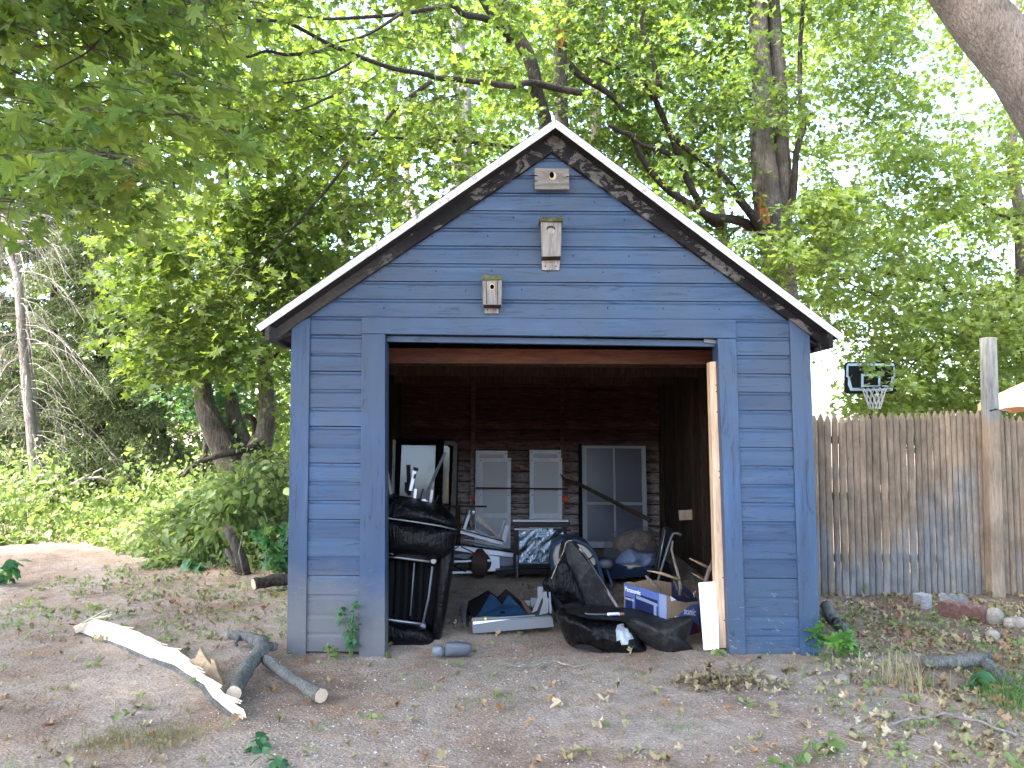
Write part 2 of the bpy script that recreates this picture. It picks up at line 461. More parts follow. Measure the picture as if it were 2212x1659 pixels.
class MB:
    def __init__(s):
        s.v, s.f = [], []

    def add(s, vs, fs):
        n = len(s.v)
        s.v += [tuple(float(c) for c in p) for p in vs]
        s.f += [tuple(i + n for i in f) for f in fs]
        return s

    def box(s, lo, hi):
        x0, y0, z0 = lo; x1, y1, z1 = hi
        return s.add([(x0, y0, z0), (x1, y0, z0), (x1, y1, z0), (x0, y1, z0), (x0, y0, z1), (x1, y0, z1), (x1, y1, z1), (x0, y1, z1)],
                     [(0, 3, 2, 1), (4, 5, 6, 7), (0, 1, 5, 4), (1, 2, 6, 5), (2, 3, 7, 6), (3, 0, 4, 7)])

    def prism(s, pts, off):
        """closed polygon of 3D points pushed along off"""
        n = len(pts)
        off = np.array(off, float)
        a = [np.array(p, float) for p in pts]
        s.add(list(a) + [p + off for p in a],
              [tuple(range(n))[::-1], tuple(range(n, 2 * n))] + [(i, (i + 1) % n, n + (i + 1) % n, n + i) for i in range(n)])
        return s

    def uv(s, pts, Y, thick=0.02, Y2=None):
        """outline at distance Y from the facade plane, given thickness away from the viewer"""
        ys = Y if isinstance(Y, (list, tuple)) else [Y] * len(pts)
        return s.prism([P(u, v, y) for (u, v), y in zip(pts, ys)], (0, thick, 0))

    def bar(s, a, b, w, t=None, up=(0, 0, 1)):
        a = np.array(a, float); b = np.array(b, float)
        t = w if t is None else t
        d = b - a; d /= np.linalg.norm(d)
        up = np.array(up, float)
        if abs(d @ up) > .95: up = np.array((0, 1, 0.))
        x = np.cross(d, up); x /= np.linalg.norm(x)
        y = np.cross(x, d)
        c = [(-1, -1), (1, -1), (1, 1), (-1, 1)]
        vs = [p + x * i * w / 2 + y * j * t / 2 for p in (a, b) for i, j in c]
        return s.add(vs, [(0, 1, 2, 3), (7, 6, 5, 4), (0, 4, 5, 1), (1, 5, 6, 2), (2, 6, 7, 3), (3, 7, 4, 0)])

    def tube(s, pts, rad, n=6, caps=True, wob=0.0, seed=0):
        pts = [np.array(p, float) for p in pts]
        m = len(pts)
        r = rad if hasattr(rad, '__len__') else [rad] * m
        rr = random.Random(seed)
        vs, fs = [], []
        up = np.array((0.1, 1.0, .05))
        for i, p in enumerate(pts):
            d = pts[min(i + 1, m - 1)] - pts[max(i - 1, 0)]
            d /= (np.linalg.norm(d) + 1e-9)
            x = np.cross(d, up)
            if np.linalg.norm(x) < .1: x = np.cross(d, (1, 0, 0))
            x /= np.linalg.norm(x)
            y = np.cross(d, x)
            for k in range(n):
                a = 2 * math.pi * k / n
                q = r[i] * (1 + wob * (rr.random() - .5))
                vs.append(p + x * math.cos(a) * q + y * math.sin(a) * q)
        for i in range(m - 1):
            for k in range(n):
                a, b = i * n + k, i * n + (k + 1) % n
                fs.append((a, b, b + n, a + n))
        if caps:
            fs.append(tuple(range(n))[::-1])
            fs.append(tuple(range((m - 1) * n, m * n)))
        return s.add(vs, fs)

    def super(s, c, size, e=4.0, rot=None, nu=28, nv=18, amp=0.0, fr=6.0, seed=0.0, squash=None):
        """soft rounded box"""
        c = np.array(c, float)
        vs, fs = [], []
        for j in range(nv + 1):
            ph = -math.pi / 2 + math.pi * j / nv
            for i in range(nu):
                th = 2 * math.pi * i / nu
                q = [math.cos(ph) * math.cos(th), math.cos(ph) * math.sin(th), math.sin(ph)]
                k = (abs(q[0]) ** e + abs(q[1]) ** e + abs(q[2]) ** e) ** (-1 / e)
                p = np.array(q) * k
                p = p * np.array(size) / 2
                if squash: p = squash(p)
                if amp:
                    p = p * (1 + amp * noise.noise(Vector((p[0] * fr + seed, p[1] * fr, p[2] * fr))))
                if rot is not None: p = rot @ p
                vs.append(c + p)
        for j in range(nv):
            for i in range(nu):
                a, b = j * nu + i, j * nu + (i + 1) % nu
                fs.append((a, b, b + nu, a + nu))
        return s.add(vs, fs)

    def build(s, name, m, parent=None, smooth=False, bevel=0.0):
        off = wloc(parent) if parent else Vector((0, 0, 0))
        me = bpy.data.meshes.new(name)
        me.from_pydata([(v[0] - off.x, v[1] - off.y, v[2] - off.z) for v in s.v], [], s.f)
        me.validate()
        if smooth:
            me.polygons.foreach_set('use_smooth', [True] * len(me.polygons))
        me.materials.append(m)
        o = bpy.data.objects.new(name, me)
        COL.objects.link(o)
        if parent: o.parent = parent
        if bevel:
            b = o.modifiers.new('b', 'BEVEL'); b.width = bevel; b.segments = 2; b.limit_method = 'ANGLE'
        return o


def rotm(ax, ay, az):
    return np.array(Matrix.Rotation(az, 3, 'Z') @ Matrix.Rotation(ay, 3, 'Y') @ Matrix.Rotation(ax, 3, 'X'))


def np_mesh(name, V, T, m, parent=None, smooth=False):
    """fast mesh of triangles"""
    off = wloc(parent) if parent else Vector((0, 0, 0))
    V = V - np.array(off)
    me = bpy.data.meshes.new(name)
    me.vertices.add(len(V))
    me.vertices.foreach_set('co', V.astype(np.float32).ravel())
    me.loops.add(T.size)
    me.loops.foreach_set('vertex_index', T.astype(np.int32).ravel())
    me.polygons.add(len(T))
    me.polygons.foreach_set('loop_start', np.arange(0, T.size, 3, dtype=np.int32))
    me.update(calc_edges=True)
    if smooth:
        me.polygons.foreach_set('use_smooth', np.ones(len(T), bool))
    me.materials.append(m)
    o = bpy.data.objects.new(name, me)
    COL.objects.link(o)
    if parent: o.parent = parent
    return o


# ------------------------------------------------------------------ ground
def axis(lo, hi, fine_lo, fine_hi, step, grow=1.25):
    a = list(np.arange(fine_lo, fine_hi + step / 2, step))
    s = step; x = a[-1]
    while x < hi:
        s *= grow; x += s; a.append(x)
    s = step; x = a[0]; pre = []
    while x > lo:
        s *= grow; x -= s; pre.append(x)
    return np.array(pre[::-1] + a)


gx = axis(-160, 160, -6, 6, .07)
gy = axis(-60, 260, -4.6, 6, .07)
V = np.array([(x, y, gh(x, y)) for y in gy for x in gx])
nx, ny = len(gx), len(gy)
I = (np.arange(ny - 1)[:, None] * nx + np.arange(nx - 1)[None]).ravel()
T = np.concatenate([np.stack([I, I + 1, I + nx + 1], 1), np.stack([I, I + nx + 1, I + nx], 1)])
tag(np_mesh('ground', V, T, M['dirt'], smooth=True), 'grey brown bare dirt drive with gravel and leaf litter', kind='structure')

# ------------------------------------------------------------------ garage
DEP = 4.85
gar = empty('garage', (0, 0, 0), 'small weathered blue clapboard garage with a gable roof and open doorway', 'garage')
xl = lambda z: -1.882 - .0130 * z
xr = lambda z: 1.903 - .0140 * z
AP = (-0.012, 3.70)                    # apex of the boarding on the facade
SLL = (AP[1] - 2.36) / (AP[0] - xl(2.33))
SLR = (AP[1] - 2.315) / (xr(2.28) - AP[0])
gl = lambda z: max(xl(z), AP[0] - (AP[1] - z) / SLL)
gr = lambda z: min(xr(z), AP[0] + (AP[1] - z) / SLR)
ol = lambda z: -1.372 - .012 * z      # outer edges of the door casings
orr = lambda z: 1.372 - .017 * z
il = lambda z: -1.187 - .018 * z      # door opening
ir = lambda z: 1.255 - .0245 * z
ZH = 2.30                              # underside of header casing
ZHT = 2.425
PITCH = .1335

fw = MB()
for a, b in ((lambda z: xl(z) + .02, lambda z: il(z) - .01), (lambda z: ir(z) + .01, lambda z: xr(z) - .02)):
    zs = [-.1, 2.26]
    fw.prism([(a(zs[0]), .03, zs[0]), (b(zs[0]), .03, zs[0]), (b(zs[1]), .03, zs[1]), (a(zs[1]), .03, zs[1])], (0, .07, 0))
fw.prism([(gl(2.31) + .02, .03, 2.305), (gr(2.31) - .02, .03, 2.305), (gr(2.4) - .05, .03, 2.4), (AP[0], .03, AP[1] - .02), (gl(2.4) + .05, .03, 2.4)], (0, .07, 0))
front = fw.build('front_wall', M['darkwood'], gar)


def clap(xa0, xa1, xb0, xb1, z0, z1, parent, w=0.0):
    """one drop-siding board: flat face with a cove along its top"""
    h = z1 - z0
    prof = [(-.009, z0), (-.010, z0 + .78 * h), (-.004, z0 + .85 * h), (.001, z0 + .90 * h), (.002, z1), (.03, z1), (.03, z0)]
    m = MB()
    n = len(prof)
    def X(a, b, z): return a + (b - a) * (z - z0) / h
    segs = 8 if xb0 - xa0 > 1 else 3
    vs = []
    for k in range(segs + 1):
        t = k / segs
        for (y, z) in prof:
            x = X(xa0, xa1, z) * (1 - t) + X(xb0, xb1, z) * t
            dz = (.0035 * fbm(x, 0, z0 * 7, 1.5) if 0 else .003 * noise.noise(Vector((x * 1.3, z0 * 9, 0))))
            dy = .004 * noise.noise(Vector((x * 1.1, z0 * 5, 4)))
            vs.append((x, y + (dy if y < .02 else 0), z + (dz if y < .02 else 0)))
    fs = [tuple(range(n)), tuple(range(segs * n, segs * n + n))[::-1]]
    for k in range(segs):
        for i in range(n):
            a, b = k * n + i, k * n + (i + 1) % n
            fs.append((a, a + n, b + n, b))
    m.add(vs, fs)
    return m.build('clapboard', M['blue'], parent)


z = 2.425 - 18 * PITCH - .06
k = 0
zrow = [2.430 - i * PITCH for i in range(19)]
for i in range(18):
    z1, z0 = zrow[i] - .004, zrow[i + 1]
    z0 = max(z0, -.05)
    j = rnd.uniform(-.0015, .0015)
    xa = lambda z: xl(z) + .125
    clap(xa(z0), xa(z1), ol(z0) + .01, ol(z1) + .01, z0 + j, z1 + j, front)
    clap(orr(z0) - .01, orr(z1) - .01, xr(z0) - .135, xr(z1) - .135, z0 + j + .003, z1 + j + .003, front)
zz = 2.430
while zz < AP[1] - .03:
    z1 = min(zz + PITCH - .004, AP[1] - .015)
    clap(gl(zz) + .004, gl(z1) + .004, gr(zz) - .004, gr(z1) - .004, zz, z1, front)
    zz += PITCH
nl = MB()
for i in range(1, 18):
    z_ = zrow[i] - .04
    for x_ in (xl(z_) + .16, ol(z_) - .03, orr(z_) + .03, xr(z_) - .17):
        x_ += rnd.uniform(-.01, .01); zq = z_ + rnd.uniform(-.02, .02)
        nl.tube([(x_, -.013, zq), (x_, -.008, zq)], .0035, 5)
zq = 2.50
while zq < 3.55:
    x_ = gl(zq) + .06
    while x_ < gr(zq) - .04:
        nl.tube([(x_, -.014, zq + rnd.uniform(-.015, .015)), (x_, -.008, zq)], .0035, 5)
        x_ += .41
    zq += PITCH
nl.build('nail_heads', M['nail'], front)['kind'] = 'stuff'
# corner boards, casings, header
for nm, a, b, z0, z1a, z1b, y in (('corner_board', xl, lambda z: xl(z) + .135, -.08, 2.36, 2.46, -.026), ('corner_board', lambda z: xr(z) - .145, xr, -.08, 2.42, 2.31, -.026),
                                  ('door_casing', ol, il, -.08, ZH, ZH, -.024), ('door_casing', ir, orr, -.08, ZH - .015, ZH - .015, -.024)):
    z1a = min(z1a, 2.42); z1b = min(z1b, 2.42)
    o = MB().prism([(a(z0), y, z0), (b(z0), y, z0), (b(z1b), y, z1b), (a(z1a), y, z1a)], (0, .054, 0)).build(nm, M['bluev'], gar, bevel=.003)
MB().prism([(ol(2.3), -.027, ZH + .003), (orr(2.3), -.027, ZH - .012), (orr(2.42), -.027, ZHT), (ol(2.42), -.027, ZHT)], (0, .055, 0)).build('door_header', M['blue'], gar, bevel=.003)
MB().prism([(il(2.26), .045, 2.255), (ir(2.26) - .0, .045, 2.235), (ir(2.28), .045, 2.278), (il(2.28), .045, 2.298)], (0, .06, 0)).build('door_stop', M['blue'], gar)
MB().bar(P(1520, 736, .04), P(1547, 739, .04), .03, .025).build('latch', M['greymetal'], gar)
# jamb returns
MB().prism([(il(0) - .003, .032, -.05), (il(2.25) - .003, .032, 2.25), (il(2.25) - .003, .14, 2.25), (il(0) - .003, .14, -.05)], (-.02, 0, 0)).build('jamb', M['bluev'], gar)
MB().prism([(ir(0) + .003, .032, -.05), (ir(2.25) + .003, .032, 2.25), (ir(2.25) + .003, .14, 2.25), (ir(0) + .003, .14, -.05)], (.02, 0, 0)).build('jamb', M['bluev'], gar)
# raw pine stud nailed inside the right jamb
ps = MB().prism([P(1550, 1400, .06), P(1571, 1400, .06), P(1549.5, 780, .06), P(1533, 782, .06)], (0, .085, 0)).build('door_stud', M['rawwood'], gar, bevel=.003)
for v in (832, 846, 890, 1018, 1032, 1248, 1340):
    u = 1545 + (v - 780) * .035
    MB().tube([P(u, v, .056), P(u, v, .0605)], .005, 6).build('nail', M['nail'], ps)

# side walls, back wall
for s, xf in ((-1, xl), (1, xr)):
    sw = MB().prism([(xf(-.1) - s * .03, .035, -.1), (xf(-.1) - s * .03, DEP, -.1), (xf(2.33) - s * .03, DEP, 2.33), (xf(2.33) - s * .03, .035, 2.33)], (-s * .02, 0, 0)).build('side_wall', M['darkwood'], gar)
    # outside siding
    i = 0
    z0 = -.05
    while z0 < 2.25:
        MB().prism([(xf(z0) - s * .028, .03, z0), (xf(z0) - s * .028, DEP + .02, z0), (xf(z0) - s * .028, DEP + .02, z0 + .13), (xf(z0) - s * .028, .03, z0 + .13)], (s * .016, 0, 0)).build('siding_board', M['blue'], sw)
        z0 += PITCH
    # inside vertical boards and studs
    y = .2
    while y < DEP - .1:
        w = rnd.uniform(.10, .17)
        t = rnd.uniform(.014, .03)
        MB().prism([(xf(0) - s * .052, y, -.05), (xf(0) - s * .052, y + w - .01, -.05), (xf(2.3) - s * .052, y + w - .01, 2.3), (xf(2.3) - s * .052, y, 2.3)], (-s * t, 0, 0)).build('wall_plank', M['darkwood'], sw)
        y += w
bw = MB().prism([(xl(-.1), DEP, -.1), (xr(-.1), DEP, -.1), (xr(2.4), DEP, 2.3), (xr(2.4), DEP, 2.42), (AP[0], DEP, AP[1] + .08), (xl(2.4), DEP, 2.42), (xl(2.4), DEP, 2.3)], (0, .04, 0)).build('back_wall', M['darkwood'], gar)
z0 = 0.0
while z0 < 3.6:
    z1 = z0 + .146
    a, b = max(xl(z0) + .06, gl(z1)), min(xr(z0) - .06, gr(z1))
    if b - a > .2:
        m = MB(); segs = 14; prof = [(-.006, 0), (-.032, .2), (-.042, .5), (-.032, .8), (-.006, 1)]
        vs = []
        for k in range(segs + 1):
            x = a + (b - a) * k / segs
            for (y, t) in prof:
                vs.append((x, DEP + y - .004 + .008 * noise.noise(Vector((x * 2, z0 * 9, 0))), z0 + .006 + (z1 - z0 - .012) * t + .010 * noise.noise(Vector((x * 1.7, z0 * 5, t * .7)))))
            vs.append((x, DEP + .002, z0 + .12)); vs.append((x, DEP + .002, z0 + .01))
        n = 7
        fs = [(k * n + i, k * n + n + i, k * n + n + (i + 1) % n, k * n + (i + 1) % n) for k in range(segs) for i in range(n)] + [tuple(range(n)), tuple(range(segs * n, segs * n + n))[::-1]]
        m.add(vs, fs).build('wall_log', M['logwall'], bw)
    z0 += .148
for u in (1022, 1215):
    a, b = P(u, 860, DEP - .14), P(u + 3, 1180, DEP - .14)
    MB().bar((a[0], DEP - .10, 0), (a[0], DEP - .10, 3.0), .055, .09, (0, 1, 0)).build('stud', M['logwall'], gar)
a = P(1430, 1000, DEP - .2)
MB().bar((a[0] + .05, DEP - .1, 0), (a[0] + .05, DEP - .1, 2.3), .12, .1, (0, 1, 0)).build('stud', M['darkwood'], gar)
# interior header beam and tie beams
MB().uv([(836, 752), (1543, 757), (1533, 787), (836, 784)], .45, .06).build('beam', M['redwood'], gar)
for y in (1.6, 2.8, 4.0):
    MB().box((-1.83, y, 2.22), (1.83, y + .05, 2.36)).build('tie_beam', M['darkwood'], gar)
# a board on the right inner wall
tag(MB().prism([P(1466, 1103, 3.2), P(1516, 1100, 3.2), P(1519, 1121, 3.2), P(1468, 1124, 3.2)], (0, .02, 0)).build('scrap_board', M['rawwood'], None), 'small pale board fixed to the dark right inner wall', 'board')

# roof
roof = empty('roof', (0, 0, 0), None, None)
del_keys = [k for k in roof.keys()]
roof.parent = gar
YF = -.20
apx = P(1200, 258, YF)
le = P(553, 705, YF)
re_ = P(1820, 722, YF)
for s, e in ((-1, le), (1, re_)):
    d = (e - apx); d /= np.linalg.norm(d)
    nrm = np.array((-d[2], 0, d[0])) if s > 0 else np.array((d[2], 0, -d[0]))
    if nrm[2] < 0: nrm = -nrm
    top0, top1 = apx + np.array((0, 0, 0)), e
    a0 = top0 + np.array((0, .012, -.012)); a1 = top1 + d * -.01 + np.array((0, .012, -.012))
    MB().prism([a0, a1, a1 - nrm * .035, a0 - nrm * .035 / max(.3, nrm[2]) * np.array((0, 0, 1))], (0, DEP + .45, 0)).build('roof_sheathing', M['trimdark'], roof)
    MB().prism([top0 + nrm * .003, top1 + nrm * .003, top1 - nrm * .044 + d * -.006, top0 - np.array((0, 0, .058))], (0, .010, 0)).build('drip_edge', M['whitemetal'], roof)
    MB().prism([(xl(2.3) + .05 if s < 0 else xr(2.3) - .05, .1, 2.25), (xl(2.3) if s < 0 else xr(2.3), .1, 2.25), (xl(2.3) if s < 0 else xr(2.3), .1, 2.40), (xl(2.3) + .05 if s < 0 else xr(2.3) - .05, .1, 2.44)], (0, DEP - .1, 0)).build('wall_plate', M['darkwood'], roof)
    # upper face flashing and shingle courses
    for k in range(24):
        t0, t1 = k / 24, (k + 1.25) / 24
        q0 = top0 + (top1 - top0) * t0 + nrm * .004
        q1 = top0 + (top1 - top0) * min(1, t1) + nrm * .012
        MB().prism([q0, q1, q1 - nrm * .006, q0 - nrm * .003], (0, DEP + .5, 0)).build('shingle_course', M['shingle'], roof)
    # eave fascia running back, and soffit
    f0 = e - nrm * .05 - d * .045
    MB().prism([f0, f0 - d * .035, f0 - d * .035 - np.array((0, 0, .10)), f0 - np.array((0, 0, .085))], (0, DEP + .3, 0)).build('eave_fascia', M['peel'], roof)
    x0 = f0 - d * .05 - np.array((0, 0, .08))
    xw = xl(2.3) if s < 0 else xr(2.3)
    MB().prism([(x0[0], -.02, x0[2]), (xw, -.02, x0[2] + .03), (xw, -.02, x0[2] + .05), (x0[0], -.02, x0[2] + .02)], (0, DEP + .1, 0)).build('soffit_board', M['trimdark'], roof)
MB().uv([(1197, 270), (1192, 328), (640, 700), (592, 739), (584, 706)], -.05, .045).build('rake_board', M['peel'], roof)
MB().uv([(1197.5, 270), (1192.5, 328), (1742, 716), (1785, 750), (1790, 712)], -.052, .045).build('rake_board', M['peel'], roof)


# ------------------------------------------------------------------ bird boxes on the gable
def disc(m, c, rx, rz, y, n=14, th=.004):
    m.prism([(c[0] + rx * math.cos(2 * math.pi * k / n), y, c[2] + rz * math.sin(2 * math.pi * k / n)) for k in range(n)], (0, th, 0))
    return m


b1 = empty('bird_box', P(1192, 408, -.02), 'wide grey wooden nest board with a round hole just under the gable peak', 'bird box', 'bird boxes on the gable')
MB().uv([(1155, 363), (1229, 364), (1230, 409), (1155, 408)], -.075, .02).build('front_panel', M['greywoodh'], b1, bevel=.002)
for q in ([(1156, 366), (1228, 366), (1228, 372), (1156, 372)], [(1157, 400), (1228, 401), (1228, 407), (1157, 406)]):
    MB().uv(q, -.055, .042).build('side_panel', M['greywood'], b1)
h = MB(); disc(h, P(1192, 378, -.0775), .017, .024, -.0785); h.build('entrance_hole', M['darkhole'], b1)
h = MB(); disc(h, P(1194, 380, -.0775), .026, .030, -.0768, th=.002); h.build('worn_ring', M['cutwood'], b1)
for u, v in ((1158, 379), (1158, 391), (1226, 381)):
    MB().uv([(u - 3, v - 1), (u + 4, v - .4), (u + 4, v + .6), (u - 3, v + 1.4)], -.0775, .004).build('split_mark', M['darkhole'], b1)

b2 = empty('bird_box', P(1190, 580, -.02), 'tall grey wooden nest box with mossy lid and worn oval notch in mid gable', 'bird box', 'bird boxes on the gable')
MB().uv([(1168, 477), (1213, 478), (1212, 553), (1171, 554)], -.13, .02).build('front_panel', M['greywood'], b2, bevel=.002)
for q in ([(1168, 477), (1172, 477), (1174, 552), (1171, 552)], [(1209, 478), (1213, 478), (1212, 552), (1209, 552)]):
    MB().uv(q, -.109, .096).build('side_panel', M['greywood'], b2)
MB().uv([(1165, 469), (1217, 469), (1216, 478), (1166, 477)], -.155, .14).build('lid', M['mosswood'], b2, bevel=.002)
MB().uv([(1170, 560), (1210, 558), (1208, 583), (1171, 583)], -.034, .02).build('back_board', M['greywood'], b2)
MB().uv([(1170, 554), (1211, 553), (1211, 558), (1170, 559)], -.09, .055).build('floor_board', M['trimdark'], b2)
h = MB(); disc(h, P(1190, 494, -.1325), .032, .022, -.1335, th=.004); h.build('entrance_hole', M['darkwood'], b2)
h = MB(); disc(h, P(1190, 499, -.1345), .030, .022, -.1355, th=.004); h.build('inner_panel', M['greywood'], b2)
for u in (1178, 1201):
    h = MB(); disc(h, P(u, 575, -.036), .005, .006, -.038); h.build('nail', M['nail'], b2)

b3 = empty('bird_box', P(1061, 676, -.02), 'small square grey nest box with a ringed round hole above the door header', 'bird box', 'bird boxes on the gable')
MB().uv([(1042, 605), (1084, 605), (1083, 658), (1043, 658)], -.13, .02).build('front_panel', M['greywood'], b3, bevel=.002)
for q in ([(1042, 605), (1046, 605), (1047, 657), (1043, 657)], [(1080, 605), (1084, 605), (1083, 657), (1080, 657)]):
    MB().uv(q, -.109, .096).build('side_panel', M['greywood'], b3)
MB().uv([(1040, 594), (1083, 594), (1083, 604), (1041, 605)], -.145, .13).build('lid', M['mosswood'], b3, bevel=.002)
MB().uv([(1047, 662), (1077, 662), (1077, 677), (1047, 677)], -.034, .02).build('back_board', M['greywood'], b3)
MB().uv([(1044, 658), (1082, 658), (1081, 663), (1045, 663)], -.09, .055).build('floor_board', M['trimdark'], b3)
h = MB(); disc(h, P(1063, 619.5, -.1315), .0205, .023, -.1325, th=.003); h.build('hole_ring', M['rawwood'], b3)
h = MB(); disc(h, P(1063, 619.5, -.1345), .0155, .0175, -.1350, th=.003); h.build('entrance_hole', M['darkhole'], b3)
for u in (1053, 1071):
    h = MB(); disc(h, P(u, 669, -.036), .004, .005, -.038); h.build('nail', M['nail'], b3)
for u in (1051, 1075):
    MB().uv([(u - .6, 606), (u + .6, 606), (u + .6, 657), (u - .6, 657)], -.1312, .002).build('board_joint', M['darkhole'], b3)


# ------------------------------------------------------------------ things kept in the garage
def q1(x, y): return ((1100 + x / 3.318) * .7373, (1200 + y / 3.318) * .7373)
def q2(x, y): return ((1600 + x / 3.318) * .7373, (1200 + y / 3.318) * .7373)
def q3(x, y): return ((1100 + x / 3.687) * .7373, (1600 + y / 3.687) * .7373)
def q4(x, y): return ((1550 + x / 3.403) * .7373, (1550 + y / 3.403) * .7373)


def Q(q, pts): return [q(*p) for p in pts]


def smooth_loop(pts, n=48):
    p = np.array(pts, float); m = len(p); out = []
    for i in range(m):
        a, b, c, d = p[i - 1], p[i], p[(i + 1) % m], p[(i + 2) % m]
        for k in range(max(1, n // m)):
            t = k / max(1, n // m)
            out.append(.5 * ((2 * b) + (-a + c) * t + (2 * a - 5 * b + 4 * c - d) * t * t + (-a + 3 * b - 3 * c + d) * t ** 3))
    return np.array(out)


class Soft:
    """a cushion-like solid with the given outline, bulging towards and away from the viewer"""
    def __init__(s, pts, Y, front, back, amp=.006, fr=9.0, tilt=0.0, pw=.5, seed=0, n=56, wr=0.0):
        s.o = smooth_loop(pts, n); s.c = s.o.mean(0); s.Y = Y; s.fb = (front, back); s.amp = amp; s.fr = fr; s.tilt = tilt; s.pw = pw; s.seed = seed; s.wr = wr

    def pos(s, uv, t, side=0):
        b = s.fb[side] * (1 if side else -1)
        y = s.Y + s.tilt * (s.c[1] - uv[1]) / 100.0
        p = P(uv[0], uv[1], y)
        q = P(uv[0], uv[1], y + b * max(0, 1 - t * t) ** s.pw) if not side else p + np.array((0, b * max(0, 1 - t * t) ** s.pw, 0))
        w = s.amp * noise.noise(Vector((q[0] * s.fr + s.seed, q[1] * s.fr, q[2] * s.fr)))
        w += s.wr * noise.noise(Vector((q[0] * 26 + s.seed, 3, q[2] * 5)))
        return q + np.array((0, w, w * .3)) * (1 if t < .97 else .2)

    def mesh(s, K=9):
        m = MB(); n = len(s.o)
        vs, fs = [], []
        rings = []
        for side in (0, 1):
            for k in range(K):
                a = math.pi / 2 * k / K
                t = math.cos(a)
                if side == 1 and k == 0: continue
                rings.append([s.pos(s.c + (p - s.c) * t, t, side) for p in s.o])
            rings.append(None)
        f0 = rings[:K]; bk = [rings[0]] + rings[K + 1:K + 1 + K - 1]
        for rr, flip in ((f0, False), (bk, True)):
            base = len(vs)
            for r in rr: vs += r
            cv = len(vs)
            vs.append(s.pos(s.c, 0, 1 if flip else 0))
            for k in range(len(rr) - 1):
                for i in range(n):
                    a, b = base + k * n + i, base + k * n + (i + 1) % n
                    fs.append((a, b, b + n, a + n))
            for i in range(n):
                a = base + (len(rr) - 1) * n
                fs.append((a + i, a + (i + 1) % n, cv))
        m.add(vs, fs)
        return m

    def patch(s, pts, lift=.004, K=5):
        pts = smooth_loop(pts, len(pts)); c = pts.mean(0); vs, fs = [], []
        n = len(pts)
        def tt(uv):
            d = uv - s.c; a = math.atan2(d[1], d[0])
            aa = np.arctan2(s.o[:, 1] - s.c[1], s.o[:, 0] - s.c[0])
            i = np.argmin(np.abs(np.angle(np.exp(1j * (aa - a)))))
            return min(.99, np.linalg.norm(d) / np.linalg.norm(s.o[i] - s.c))
        for k in range(K + 1):
            for p in pts:
                uv = c + (p - c) * (1 - k / (K + .001))
                q = s.pos(uv, tt(uv)); q[1] -= lift
                vs.append(q)
        for k in range(K):
            for i in range(n):
                a, b = k * n + i, k * n + (i + 1) % n
                fs.append((a, b, b + n, a + n))
        m = MB().add(vs, fs)
        nb = len(vs)
        m.add([np.array(v) + np.array((0, lift * .8, 0)) for v in vs], fs)
        return m


# --- upended couch behind the left jamb
t = empty('couch', (-1.25, .5, .02), 'black vinyl couch tipped on its end behind the left door casing, springs showing', 'couch')
s1 = Soft([(800, 1056), (838, 1068), (900, 1078), (950, 1092), (984, 1120), (980, 1140), (930, 1138), (860, 1128), (800, 1122)], .45, .26, .3, .015, 4, tilt=.25)
s1.mesh().build('arm_roll', M['vinyl'], t, True)
s2 = Soft([(800, 1112), (850, 1116), (930, 1126), (985, 1140), (984, 1170), (972, 1202), (930, 1212), (870, 1205), (800, 1196)], .42, .24, .3, .02, 5, seed=3, wr=.006)
s2.mesh().build('cushion', M['vinyl'], t, True)
s3 = Soft([(952, 1190), (978, 1170), (980, 1205), (968, 1290), (950, 1392), (938, 1400), (928, 1388), (940, 1290)], .42, .16, .4, .015, 6, seed=5)
s3.mesh().build('side_panel', M['vinyl'], t, True)
s4 = Soft([(800, 1338), (850, 1342), (905, 1350), (935, 1366), (942, 1392), (930, 1401), (870, 1400), (800, 1394)], .38, .2, .35, .015, 6, seed=8, wr=.006)
s4.mesh().build('bottom_cushion', M['vinyl'], t, True)
MB().uv([(800, 1190), (958, 1195), (940, 1360), (800, 1350)], .52, .25).build('frame_panel', M['blackmatte'], t)
for i, (u, w) in enumerate(((842, 10), (858, 9), (876, 8), (892, 7), (908, 7))):
    MB().uv([(u, 1210), (u + w, 1211), (u + w - 6, 1340), (u - 6, 1338)], .47, .02).build('webbing_strap', M['blackmatte'], t)
MB().tube([P(800, 1114, .16), P(836, 1119, .16), P(900, 1128, .155), P(950, 1136, .18), P(984, 1144, .30)], .006, 6).build('piping', M['greymetal'], t, True)
MB().tube([P(800, 1196, .36), P(836, 1201, .36), P(928, 1213, .36)], .011, 8).build('spring_bar', M['steel'], t, True)
MB().tube([P(800, 1332, .36), P(836, 1338, .36), P(912, 1348, .36)], .010, 8).build('spring_bar', M['steel'], t, True)
MB().tube([P(934, 1224, .37), P(926, 1290, .38), P(914, 1345, .37)], .009, 8).build('spring_rod', M['greymetal'], t, True)
MB().tube([P(895, 1216, .38), P(886, 1330, .38)], .006, 6).build('spring_rod', M['greymetal'], t, True)
for u, v in ((937, 1211), (914, 1352)):
    m = MB()
    c = P(u, v, .35)
    m.tube([c + np.array((0, -.02, 0)), c + np.array((0, .03, 0))], .021, 14)
    m.tube([c + np.array((0, -.03, 0)), c + np.array((0, -.0205, 0))], .011, 10)
    m.build('bolt', M['steel'], t, False)
for a, b in (((836, 1178), (862, 1184)), ((838, 1192), (850, 1196)), ((868, 1186), (880, 1189)), ((900, 1189), (906, 1193))):
    MB().bar(P(*a, .27), P(*b, .27), .016, .012).build('clip', M['steel'], t)

